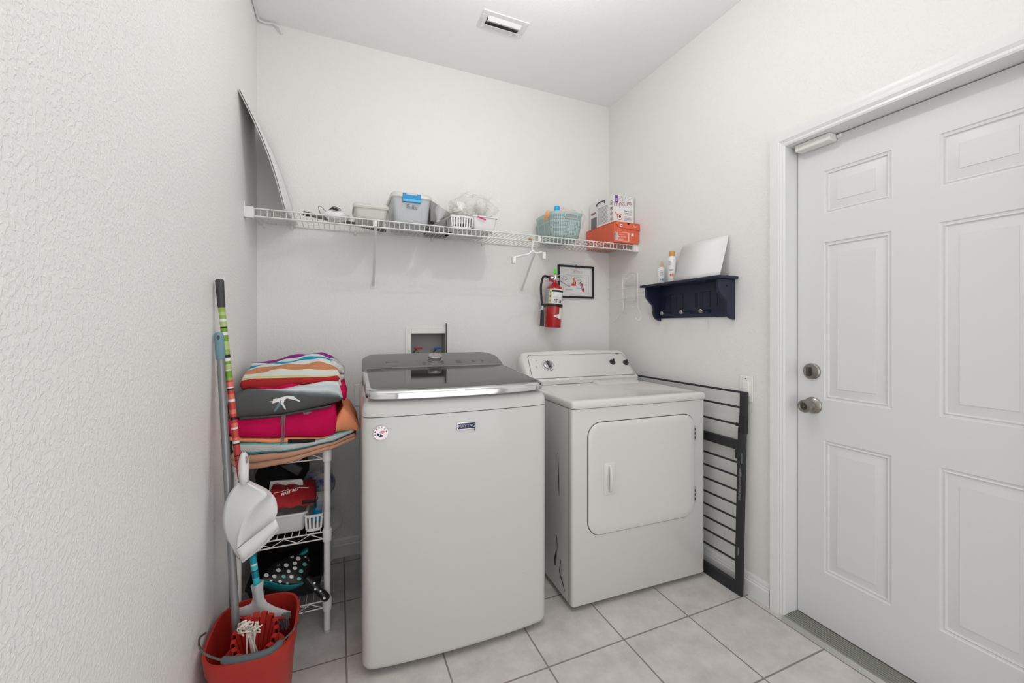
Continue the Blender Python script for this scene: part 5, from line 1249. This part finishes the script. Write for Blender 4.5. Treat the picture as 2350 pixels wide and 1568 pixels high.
og, osf = towel('folded_towel', 'orange folded towel with black label and corners sticking out right', 't_orange',
    [(115, 1180), (420, 1192), (800, 1203), (1150, 1156), (1400, 1086), (1640, 1060)], [(115, 1125), (300, 1150), (700, 1150), (1320, 1140), (1380, 900), (1450, 800), (1540, 870), (1640, 1000)], nf=1, seed=3, end=.03)
q = [osf(*P3(a, b_), .003) for a, b_ in ((815, 1157), (1130, 1150), (1130, 1185), (1000, 1200), (815, 1203))]
mb = MB(); mb.add(q, [tuple(range(5))]); mb.build('black_label', 't_black', og, solid=.002)
cr_, _ = towel('folded_towel', 'thick crimson folded towel in the middle of the pile', 't_crim',
    [(105, 1125), (300, 1148), (700, 1148), (1380, 1135)], [(105, 890), (260, 935), (760, 885), (1200, 800), (1380, 745)], yf=1.758, nf=1, seed=4, end=.03)
gy, gsf = towel('folded_towel', 'dark grey and white printed fleece with frayed threads hanging from it', 't_print',
    [(95, 890), (260, 930), (760, 878), (1200, 785), (1450, 715)], [(95, 700), (215, 625), (320, 588), (700, 592), (1000, 540), (1270, 492), (1400, 500), (1450, 640)], yf=1.752, nf=1, seed=5)
c2, _ = towel('folded_towel', 'thin crimson towel squeezed between the grey fleece and the striped towel', 't_crim',
    [(430, 600), (700, 600), (1000, 550), (1270, 505), (1495, 740)], [(430, 522), (800, 512), (1150, 512), (1300, 490), (1420, 540), (1495, 560)], yf=1.80, nf=1, seed=6)
sp_, _ = towel('folded_towel', 'striped towel of rust, green, white, turquoise and purple on top', 't_stripe',
    [(245, 590), (430, 580), (900, 530), (1300, 490), (1415, 480)], [(245, 462), (430, 432), (900, 428), (1250, 420), (1390, 405), (1415, 430)], yf=1.795, yb=2.14, nf=1, seed=7,
    back=[(245, 330), (430, 270), (600, 250), (850, 195), (1200, 145), (1330, 190), (1415, 260)], end=.03)
g2, _ = towel('folded_towel', 'grey and white folded towel peeping out behind the striped one', 't_grey',
    [(1240, 520), (1330, 510), (1470, 480)], [(1240, 290), (1330, 240), (1470, 330)], yf=1.93, yb=2.20, nf=2, seed=8, end=.2)
# seam and print on the grey fleece
rr = random.Random(3)
mb = MB(); seam = [(255, 915), (420, 905), (600, 893), (740, 880), (900, 850), (1100, 810), (1360, 762)]
mb.tube([gsf(*P3(a, b_), .004) for a, b_ in [(seam[i][0]+(seam[i+1][0]-seam[i][0])*t/6, seam[i][1]+(seam[i+1][1]-seam[i][1])*t/6) for i in range(6) for t in range(6)]], .0048, 8)
mb.build('overlocked_edge', 'dark', gy)
poly = [(560, 722), (640, 712), (640, 690), (700, 680), (735, 668), (810, 652), (880, 656), (905, 680), (958, 712), (950, 720), (880, 698), (800, 680), (775, 700), (762, 740), (792, 808), (780, 812), (735, 745), (700, 720), (640, 740), (622, 735), (640, 722)]
q = [gsf(*P3(a, b_), .0015) for a, b_ in poly]; mb = MB(); mb.add(q, [tuple(range(len(q)))]); mb.build('white_print', 'white_ink', gy)
q = [gsf(*P3(a, b_), .0013) for a, b_ in ((730, 700), (690, 750), (645, 835), (665, 835), (720, 770), (738, 735))]; mb = MB(); mb.add(q, [tuple(range(6))]); mb.build('blue_print', mat('dusty_blue', C(120, 148, 165), .9), gy)
mb = MB()
for k in range(5):
    x0_ = 742+k*11; e_ = rr.randint(1060, 1215) if k else 1220
    mb.tube(bez([aty(*P3(x0_, 878), 1.748), aty(*P3(x0_-8+rr.uniform(-5, 5), 960), 1.742), aty(*P3(x0_+rr.uniform(-14, 14), 1050), 1.744), aty(*P3(x0_-10+rr.uniform(-6, 6), e_), 1.746)], 14), .0012, 5)
for k in range(4):
    a0 = 990+k*14; mb.tube(bez([aty(*P3(a0, 835), 1.746), aty(*P3(a0+10, 865), 1.742), aty(*P3(a0+28, 850), 1.744), aty(*P3(a0+60, 838), 1.746)], 12), .0009, 5)
mb.build('loose_threads', 'inkg', gy)

# ------------------------------------------------------------------ middle tier
def P4(X, Y): return (500+X/5.808, 1030+Y/5.808)
ZM, ZB = .402+.0045, .126+.0045
o = thing('white_bin', 'plain white plastic bin on the middle tier under the red pouch', 'bin', (-.2, 1.95, ZM))
tub('bin_body', 'pl_white', -.300, -.128, 1.838, 2.10, ZM, .484, .010, .02, parent=o)
a = aty(*P4(700, 560), 1.84); b_ = aty(*P4(1285, 500), 1.90); c = aty(*P4(1300, 735), 1.815); d = aty(*P4(795, 805), 1.815)
mb = MB(); rows = []
for i in range(9):
    t = i/8; A, B2 = a.lerp(d, t), b_.lerp(c, t); bl = math.sin(PI*t)
    rows.append([A.lerp(B2, s_/10)+Vector((0, -.012*bl*(.6+.4*math.sin(s_*1.1)), .004*math.sin(s_*1.7+t*5))) for s_ in range(11)])
for r in reversed(rows): pass
back_ = [[p+Vector((0, .10, -.004)) for p in r] for r in rows]
fa = thing('first_aid_pouch', 'red nylon pouch lettered FIRST AID on the white bin', 'pouch', (-.2, 1.87, .49))
mb.grid(rows); mb.grid(back_); n_ = 11
mb.grid([rows[0], back_[0]]); mb.grid([rows[-1], back_[-1]]); mb.grid([[r[0] for r in rows], [r[0] for r in back_]]); mb.grid([[r[-1] for r in rows], [r[-1] for r in back_]])
mb.build('pouch_body', 'redfab', fa, smooth=50)
tx = (B2-A).normalized(); tp = (a-d).normalized(); fo_ = aty(*P4(848, 640), 1.80)
text('FIRST AID', fa, 'white_ink', aty(*P4(850, 632), 1.812), (1, -.04, .27), (0, .2, 1), .060, .0105, bold=.015)
mb = MB(); hb = [aty(*P4(*q), 1.826) for q in ((745, 595), (860, 570), (885, 553), (905, 565), (925, 540), (950, 550), (1020, 545), (1035, 525), (1050, 530), (1075, 518), (1210, 520))]; mb.tube(hb, .0009, 5); mb.build('white_line_print', 'white_ink', fa)
q = [aty(*P4(*p), 1.806) for p in ((1125, 695), (1310, 675), (1320, 712), (1120, 742))]; mb = MB(); mb.add(q, [(0, 1, 2, 3)]); mb.build('black_patch', 't_black', fa, solid=.003)
mb = MB().tube([aty(*P4(1300, 690), 1.806), aty(*P4(1305, 740), 1.802), aty(*P4(1306, 785), 1.800)], .003, 8).tube([aty(*P4(1300, 700), 1.806), aty(*P4(1330, 665), 1.806), aty(*P4(1332, 648), 1.806)], .002, 6); mb.build('zip_pull', 'black', fa)
q = [aty(*P4(*p), 1.93) for p in ((685, 560), (700, 430), (1110, 400), (1135, 420), (1140, 505), (1000, 520))]
mb = MB(); mb.prism([(v.x, v.z) for v in q], (0, 1.92, 0), (1, 0, 0), (0, 0, 1), (0, 1, 0), .012); o = mb.build('paper_stack', 'paper', bevel=.001)
tag(o, 'white folded papers standing behind the red first aid pouch', 'papers')
mb = MB().obox(aty(*P4(915, 508), 1.9185), (1, 0, .1), (0, 0, 1), (0, 1, 0), .028, .0022, .0005); mb.build('dark_print', 'ink', o)
def blob(name, m, pts_c, rx, ry, rz_, seed, label, cat, amp=.1):
    return tag(crumple(pts_c, rx, ry, rz_, seed, amp=amp).build(name, m, smooth=80), label, cat)
c = aty(*P4(1330, 470), 2.17)
blob('printed_bag', 'bluebag', c, .078, .085, .062, 4, 'blue and white printed round bag at the back of the middle tier', 'bag')
c = aty(*P4(760, 330), 2.05); c.z = .545
blob('black_bag', 'blackm', Vector((-.235, 2.15, .560)), .105, .14, .085, 9, 'black fabric bag in shadow under the towels on the middle tier', 'bag', amp=.18)
q = [aty(*P4(*p), 1.98) for p in ((820, 225), (1010, 200), (1130, 270), (1060, 370), (930, 300))]
mb = MB(); mb.prism([(v.x, v.z) for v in q], (0, 1.98, 0), (1, 0, 0), (0, 0, 1), (0, 1, 0), .02)
tag(mb.build('dark_strap', 'dark', bevel=.004), 'dark grey webbing strap flopping over the black bag on the middle tier', 'strap')
slotted('slotted_basket', 'small white slotted basket beside the right post on the middle tier', -.118, -.066, 1.815, 2.05, ZM, .474, .005, 4, 10)
p = Vector((-.082, 1.90, .452))
tag(MB().obox(p, (1, .1, .1), (0, 1, .25), (0, 0, 1), .018, .045, .014).build('blue_sponge', 'cap', bevel=.004), 'bright blue sponge inside the slotted basket of the middle tier', 'sponge')
mb = MB(); A = [aty(*P4(*p), 1.86) for p in ((1290, 920), (1300, 760), (1330, 640), (1440, 620), (1440, 700), (1400, 860))]
mb.prism([(v.x, v.z) for v in A], (0, 1.88, 0), (1, 0, 0), (0, 0, 1), (0, 1, 0), .035)
tag(mb.build('clear_pack', 'film', bevel=.004), 'clear plastic blister pack standing in the slotted basket behind the rack post', 'pack')

# ------------------------------------------------------------------ bottom tier
def P5(X, Y): return (440+X/4.781, 1240+Y/4.781)
bt_ = thing('black_tray', 'black open tray on the bottom tier holding the spotted dustpan', 'tray', (-.2, 2.0, ZB))
tub('tray_body', 'blackm', -.318, -.075, 1.862, 2.20, ZB, .205, .012, .02, parent=bt_)
blob('black_bag', 'blackm', Vector((-.185, 2.12, .275)), .11, .10, .060, 14, 'black bag in the dark at the back of the bottom tier', 'bag', amp=.18)
blob('white_pouch', 'film', Vector((-.035, 2.20, .27)), .05, .06, .06, 17, 'thin white plastic pouch behind the right post of the bottom tier', 'pouch', amp=.2)
dp = thing('spotted_dustpan', 'black dustpan with white and teal spots lying on the bottom tier', 'dustpan', (-.16, 1.87, .2))
U0 = [(745, 425), (800, 330), (930, 240), (1080, 150), (1190, 105)]
U1 = [(800, 450), (900, 400), (1050, 320), (1180, 220), (1275, 150)]
def S(p, y): return aty(*P5(*p), y)
rows = []
edge_f = [(760, 432), (880, 458), (1000, 487), (1110, 490), (1230, 462)]
edge_m = [(800, 350), (930, 320), (1060, 310), (1180, 330), (1290, 380)]
edge_b = [(905, 262), (1010, 205), (1110, 165), (1220, 120), (1320, 250)]
for f_ in [i/10 for i in range(11)]:
    row = []
    for j in range(5):
        a, b_, c = S(edge_f[j], 1.812), S(edge_m[j], 1.845), S(edge_b[j], 1.93)
        row.append(a*(1-f_)**2+b_*2*f_*(1-f_)+c*f_*f_ + Vector((0, 0, .0)))
    rows.append(bez(row, 16))
body = MB().grid(rows).build('pan_body', 'black', dp, solid=.003, smooth=60)
from mathutils.bvhtree import BVHTree
_m = MB().grid(rows); _bt = BVHTree.FromPolygons(_m.v, _m.f)
rr = random.Random(2)
for k, (X, Y, r, m_) in enumerate([(765, 362, 22, 'w'), (820, 385, 26, 'w'), (908, 397, 24, 'w'), (952, 330, 25, 'w'), (1010, 400, 23, 't'), (1037, 275, 26, 'w'), (1062, 343, 22, 'w'), (1095, 402, 24, 'w'), (1132, 308, 24, 'w'), (1132, 255, 24, 'w'), (1168, 202, 26, 'w'), (1200, 342, 24, 't'), (1178, 425, 24, 't'), (1240, 265, 24, 't'), (1248, 185, 12, 'w'), (1284, 220, 8, 'w'), (945, 265, 22, 'w'), (1100, 182, 20, 'w'), (970, 455, 20, 'w'), (1050, 475, 16, 't'), (870, 450, 16, 'w')]):
    P = []
    for q in range(14):
        a = 2*PI*q/14; d = _ray(*P5(X+r*math.cos(a), Y+r*.85*math.sin(a))).normalized(); l, n__, i_, _d = _bt.ray_cast(Vector((0, 0, HC)), d)
        if l: P.append(l-d*.0055)
    if len(P) > 5: mb = MB(); mb.add(P, [tuple(range(len(P)))]); mb.build('spot', 'pl_white' if m_ == 'w' else mat('teal_spot_%d' % k, C(120, 190, 180), .5), body)
A = [S(p, y) for p, y in (((745, 430), 1.808), ((880, 462), 1.806), ((1000, 490), 1.805), ((1110, 492), 1.806), ((1235, 465), 1.81))]
B_ = [S(p, y) for p, y in (((755, 498), 1.822), ((850, 530), 1.822), ((970, 556), 1.822), ((1080, 548), 1.822), ((1215, 490), 1.82))]
MB().grid([bez(A, 20), bez(B_, 20)]).build('teal_lip', 'teal', dp, solid=.003)
h0_, h1_ = S((1258, 415), 1.80), S((1497, 655), 1.765)
hd_ = MB().tube([h0_.lerp(h1_, t) for t in (0, .1, .4, .7, .9, .97, 1)], [.011, .0135, .0145, .0155, .0155, .011, .005], 16).build('pan_handle', 'black', dp, smooth=70)
dd_ = (h1_-h0_).normalized(); vw = (Vector((0, 0, HC))-h0_).normalized(); vw = (vw-dd_*vw.dot(dd_)).normalized(); s2 = dd_.cross(vw)
for t, a_, r in ((.30, -.006, .0042), (.45, .005, .004), (.62, -.002, .0035), (.86, .004, .005)):
    MB().lathe([(0, 0), (r, 0), (0, .0006)], h0_.lerp(h1_, t)+s2*a_+vw*(.0150 if t > .5 else .0142), vw, 14).build('spot', 'pl_white', hd_)
# teal brush tucked behind it
tag(MB().obox((-.17, 1.92, .262), (1, .1, .45), (0, 1, 0), (-.45, 0, 1), .055, .012, .006).build('teal_brush', 'teal', bevel=.003), 'dim teal brush back lying behind the spotted dustpan', 'brush')

# ================================================================== BUCKET WITH WRINGER
BXc, BYc, RZ = -.2425, 1.500, .285
bk = thing('red_bucket', 'red plastic mop bucket with wire handle standing by the left wall', 'bucket', (BXc, BYc, 0))
def bring(s_, z, ex=0, n=56):
    P = []
    for k in range(n):
        t = 2*PI*k/n; e = .62; a, b2 = .117*s_+ex, .150*s_+ex
        P.append(Vector((BXc+a*abs(math.cos(t))**e*math.copysign(1, math.cos(t)), BYc+b2*abs(math.sin(t))**e*math.copysign(1, math.sin(t)), z)))
    return P
mb = MB(); loft(mb, [bring(.80, .0), bring(.82, .004), bring(.955, RZ-.052), bring(.957, RZ-.050, .005), bring(.985, RZ-.004, .0075), bring(.988, RZ, .006), bring(.985, RZ, -.001), bring(.95, RZ-.045, -.003), bring(.80, .006, -.004)])
bb = mb.build('bucket_body', 'red', bk, smooth=50)
for y0_ in (BYc-.06, BYc+.055): pass
pv0, pv1 = aty(471, 1452, 1.44), aty(697, 1397, 1.50)
lp = [(472, 1453, 1.445), (459, 1464, 1.42), (457, 1482, 1.39), (468, 1499, 1.36), (490, 1510, 1.335), (511, 1515, 1.318), (545, 1514, 1.308), (585, 1506, 1.306), (620, 1494, 1.315), (643, 1475, 1.335), (665, 1455, 1.37), (684, 1432, 1.41), (696, 1412, 1.45), (697, 1396, 1.475), (690, 1393, 1.478)]
hp = bez([aty(*q) for q in lp], 70)
hd_ = MB().tube(hp, .0028, 8).build('wire_handle', 'galv', bk)
i0, i1 = int(len(hp)*5/14), int(len(hp)*9/14)
MB().tube(hp[i0:i1+1], .0088, 14).build('grip', 'rubber', hd_)
# wringer insert
wc = Vector((-.232, 1.436, 0))
wg = MB().lathe([(.080, 0), (.080, .006), (.060, .004), (.050, -.03), (.045, -.07)], wc+Vector((0, 0, .240)), (0, 0, 1), 36, cap=False).build('wringer_plate', 'red', bk, solid=.002)
for k in range(16):
    a = 2*PI*k/16+.1; back = .5+.5*math.sin(a)
    rd = Vector((math.cos(a), math.sin(a), 0)); tg_ = Vector((-math.sin(a), math.cos(a), 0))
    zt_ = .268+.058*back; ti = wc+rd*.050+Vector((0, 0, zt_)); to = wc+rd*.060+Vector((0, 0, zt_)); bi = wc+rd*.018+Vector((0, 0, .165)); bo = wc+rd*.062+Vector((0, 0, .240))
    mb = MB()
    hw = tg_*.0088
    def plank(p, q, w0, w1, th):
        nn_ = (q-p).cross(tg_).normalized()*th
        mb.add([p-tg_*w0-nn_, p+tg_*w0-nn_, p+tg_*w0+nn_, p-tg_*w0+nn_, q-tg_*w1-nn_, q+tg_*w1-nn_, q+tg_*w1+nn_, q-tg_*w1+nn_], FB)
    plank(bi, ti, .0035, .0085, .0013); plank(ti-rd*.001, to+rd*.001, .0085, .0085, .0013); plank(to, bo, .0085, .0085, .0013)
    mb.build('wringer_finger', 'red', wg)
# mop
mt, mbm = Vector((-.357, 1.592, 1.205)), aty(541, 1430, 1.505)
mp = thing('mop', 'mop with grey metal pole and blue-grey cap leaning on the left wall', 'mop', mbm)
dm = (mt-mbm).normalized()
MB().tube([mbm-dm*.10, mbm+dm*.2, mt-dm*.07], .0110, 18).build('pole', 'pole', mp, smooth=70)
cp = MB().tube([mt-dm*.088, mt-dm*.086, mt-dm*.01, mt-dm*.002, mt], [.0125, .0138, .0138, .0115, .006], 20).build('pole_cap', 'steelblue', mp, smooth=50)
vw = (Vector((0, 0, HC))-mt).normalized(); vw = (vw-dm*vw.dot(dm)).normalized(); sw_ = dm.cross(vw)
mb = MB(); hc_ = mt-dm*.018+vw*.0139+sw_*(-.003); mb.add([hc_+dm*.0072*math.cos(a)+sw_*.004*math.sin(a) for a in [2*PI*q/16 for q in range(16)]], [tuple(range(16))]); mb.build('hanging_hole', 'dark', cp)
rr = random.Random(12); mb = MB()
for k in range(16):
    a = rr.uniform(0, 2*PI); c = aty(562+rr.uniform(-6, 30), 1440+rr.uniform(-16, 16), 1.445)
    mb.tube(bez([c+Vector((rr.uniform(-.018, .018), rr.uniform(-.012, .012), rr.uniform(-.010, .010))) for _ in range(4)], 30), .0021, 8)
for k in range(10):
    c = wc+Vector((rr.uniform(-.02, .02), rr.uniform(-.02, .02), .19)); mb.tube(bez([aty(568+rr.uniform(-5, 20), 1445, 1.445), c, c-Vector((0, 0, .04))], 10), .0024, 6)
sb = mb.build('mop_strings', 'string', mp)
# broom with striped pole
cols = dict(g=C(146, 172, 84), G=C(118, 156, 56), l=C(178, 196, 132), w=C(228, 226, 222), k=C(30, 28, 30), r=C(196, 66, 58), s=C(224, 118, 100), t=C(0, 150, 165), T=C(0, 120, 140), c=C(60, 185, 195))
ck = list(cols); SM = [mat('stripe_'+n_, cols[k_], .3) for k_, n_ in zip(ck, ('leaf', 'grass', 'sage', 'ivory', 'black', 'brick', 'salmon', 'teal', 'petrol', 'aqua'))]
st_ = [(303, 'g'), (345, 'l'), (370, 'g'), (400, 'w'), (420, 'l'), (465, 'k'), (475, 'G'), (508, 'w'), (533, 'G'), (585, 'l'), (650, 'g'), (690, 'k'), (718, 'w'), (745, 'G'), (770, 'l'), (815, 'w'), (823, 'G'), (880, 'g'), (900, 'r'), (915, 's'), (955, 'w'), (965, 'k'), (980, 'r'), (1012, 's'), (1055, 'w'), (1076, 'r'), (1140, 's'), (1175, 'r'), (1200, 'k'), (1222, 'r'), (1250, 's'), (1285, 'w'), (1300, 'r'), (1368, 's'), (1395, 'w'), (1415, 'k'), (1425, 'r'), (1510, 'k'), (1520, 'r'), (1545, 'k'), (1552, 'r'), (1700, 'w'), (1720, 't'), (1900, 'k'), (1915, 'c'), (2050, 'T')]
stops_ = [(620+Y/3.5625, c_) for Y, c_ in st_] + [(1270, 'T'), (1278, 't'), (1293, 'w'), (1297, 'c'), (1308, 'k'), (1310, 'T'), (1325, 'c'), (1345, 'T')]
def bpos(py):
    K = [(640, 503.5, 1.600), (705, 508.5, 1.597), (1035, 544, 1.585), (1270, 579, 1.572), (1345, 590, 1.565), (1400, 596, 1.562)]
    for (a, b_, c), (a2, b2, c2_) in zip(K, K[1:]):
        if py <= a2: t = (py-a)/(a2-a); return aty(b_+(b2-b_)*t, py, c+(c2_-c)*t)
    return aty(*[K[-1][1]], K[-1][0], K[-1][2])
br = thing('broom', 'broom with green, red and teal striped pole and black grip leaning on the left wall', 'broom', bpos(1380))
mb = MB()
edges = [s_[0] for s_ in stops_]+[1385]
for (p0_, c_), p1_ in zip(stops_, edges[1:]):
    if p1_ <= p0_: continue
    mb.cur = ck.index(c_); mb.tube([bpos(p0_), bpos(p1_)], .0098, 18, cap=False)
mb.build('striped_pole', SM, br, smooth=60)
MB().tube([bpos(706), bpos(700), bpos(665), bpos(645), bpos(641)], [.0102, .0112, .0118, .0122, .009], 20).build('grip', 'dark', br, smooth=50)
fan = [((575, 1345), (605, 1331)), ((579, 1362), (604, 1352)), ((580, 1375), (606, 1372)), ((575, 1386), (613, 1383)), ((560, 1392), (632, 1393)), ((545, 1396), (655, 1400)), ((543, 1404), (668, 1404)), ((548, 1413), (664, 1413))]
rowsA = [[aty(*a, 1.556).lerp(aty(*b_, 1.556), t/12)+Vector((0, -.016*math.sin(PI*t/12)*(1 if i < 4 else .8), 0)) for t in range(13)] for i, (a, b_) in enumerate(fan)]
rowsB = [[aty(*a, 1.556).lerp(aty(*b_, 1.556), t/12)+Vector((0, .016*math.sin(PI*t/12), 0)) for t in range(13)] for a, b_ in fan]
mb = MB(); mb.grid(rowsA); mb.grid(rowsB); hd_ = mb.build('broom_head', 'frost', br, smooth=70)
mb = MB().tube([aty(548, 1414, 1.556)+Vector((0, -.010, 0)), aty(605, 1421, 1.54), aty(664, 1416, 1.556)+Vector((0, -.006, 0))], .005, 8); mb.build('head_rim', 'red2', hd_)
rr = random.Random(9); mb = MB()
for k in range(260):
    t = rr.random(); a = aty(550+112*t, 1414, 1.556+rr.uniform(-.012, .012)); mb.tube([a, a+Vector((rr.uniform(-.012, .012)*.5, rr.uniform(-.006, .006), -rr.uniform(.03, .05)))], .0009, 4, cap=False)
for k in range(60):
    a = aty(652+rr.uniform(-6, 8), 1411+rr.uniform(-3, 6), 1.55); mb.tube(bez([a, a+Vector((rr.uniform(0, .008), -.005, rr.uniform(-.005, .008))), a+Vector((rr.uniform(.0, .014), -.008, rr.uniform(-.012, .010)))], 6), .0008, 4, cap=False)
bs = mb.build('bristles', 'bristle', br); bs['kind'] = 'stuff'

# ================================================================== WHITE DUSTPAN clipped on the broom pole
dw = thing('white_dustpan', 'white plastic dustpan hanging in front of the striped broom pole', 'dustpan', aty(575, 1200, 1.5))
yb_, yo_, yi_ = 1.500, 1.522, 1.545
Lc = [(547, 1108), (538, 1118), (526, 1134), (516, 1158), (511, 1190), (513, 1212), (520, 1236), (532, 1260), (545, 1279), (556, 1288)]
Rd = [(569, 1108), (590, 1118), (606, 1124), (612, 1134), (596, 1147), (580, 1163), (567, 1183), (556, 1205), (548, 1232), (545, 1258)]
Rt = [(569, 1106), (596, 1118), (620, 1132), (632, 1146), (636, 1162), (636, 1178), (632, 1190), (637, 1202), (640, 1212), (630, 1222)]
L3, D3, R3 = bez([aty(*p, yo_) for p in Lc], 40), bez([aty(*p, yb_-.004) for p in Rd], 40), bez([aty(*p, yo_) for p in Rt], 40)
rows = []
for a, b_ in zip(L3, D3): rows.append([a.lerp(b_, t/10)+Vector((0, -.020*math.sin(PI*.5*t/10)*math.sin(PI*min(1, .15+.85*rows.__len__()/40)), 0)) for t in range(11)])
pb2 = MB().grid(rows).build('pan_hood', 'pl_white', dw, solid=.0025, smooth=80)
rows2 = []
for i, (a, b_) in enumerate(zip(D3, R3)):
    a2 = rows[i][-1]; rows2.append([a2.lerp(b_, t/10)+Vector((0, .018*math.sin(PI*t/10), 0)) for t in range(11)])
MB().grid(rows2).build('pan_floor', 'pl_white', dw, solid=.0025, smooth=80)
lipA = [aty(*p, yb_-.012) for p in ((543, 1262), (590, 1226), (633, 1192))]; lipB = [aty(*p, yb_-.006) for p in ((558, 1291), (602, 1254), (641, 1214))]
MB().grid([bez(lipA, 12), bez(lipB, 12)]).build('front_lip', 'pl_white', dw, solid=.004)
lb_ = [aty(*p, yb_-.010) for p in ((556, 1290), (602, 1254), (640, 1214))]
MB().tube(bez(lb_, 12), .0035, 8).build('rubber_edge', 'frost', dw)
hl = [((551, 1112), (570, 1112)), ((547.5, 1085), (570.5, 1085)), ((548.5, 1062), (570.5, 1062)), ((550.5, 1050), (569, 1050)), ((554, 1041), (566, 1041)), ((558, 1037.5), (562, 1037.5))]
rw = [[aty(*a, 1.505).lerp(aty(*b_, 1.505), t/8)+Vector((0, -.012*math.sin(PI*t/8), 0)) for t in range(9)] for a, b_ in hl]
hd_ = MB().grid(rw).build('pan_handle', 'pl_white', dw, solid=.003, smooth=80)
q = [aty(*p, 1.4915) for p in ((564.5, 1047.5), (567.5, 1048), (569.8, 1062), (565, 1064), (563, 1050))]
mb = MB(); mb.add(q, [tuple(range(5))]); mb.build('hanging_slot', 'grey', hd_)
mb = MB()
for k in range(46):
    a = L3[8+int(k*28/46)]; mb.add([a+Vector((-.0018, 0, 0)), a+Vector((.003, 0, .0018)), a+Vector((.003, 0, -.0018))], [(0, 1, 2)])
mb.build('comb_teeth', 'pl_white', pb2, solid=.002)
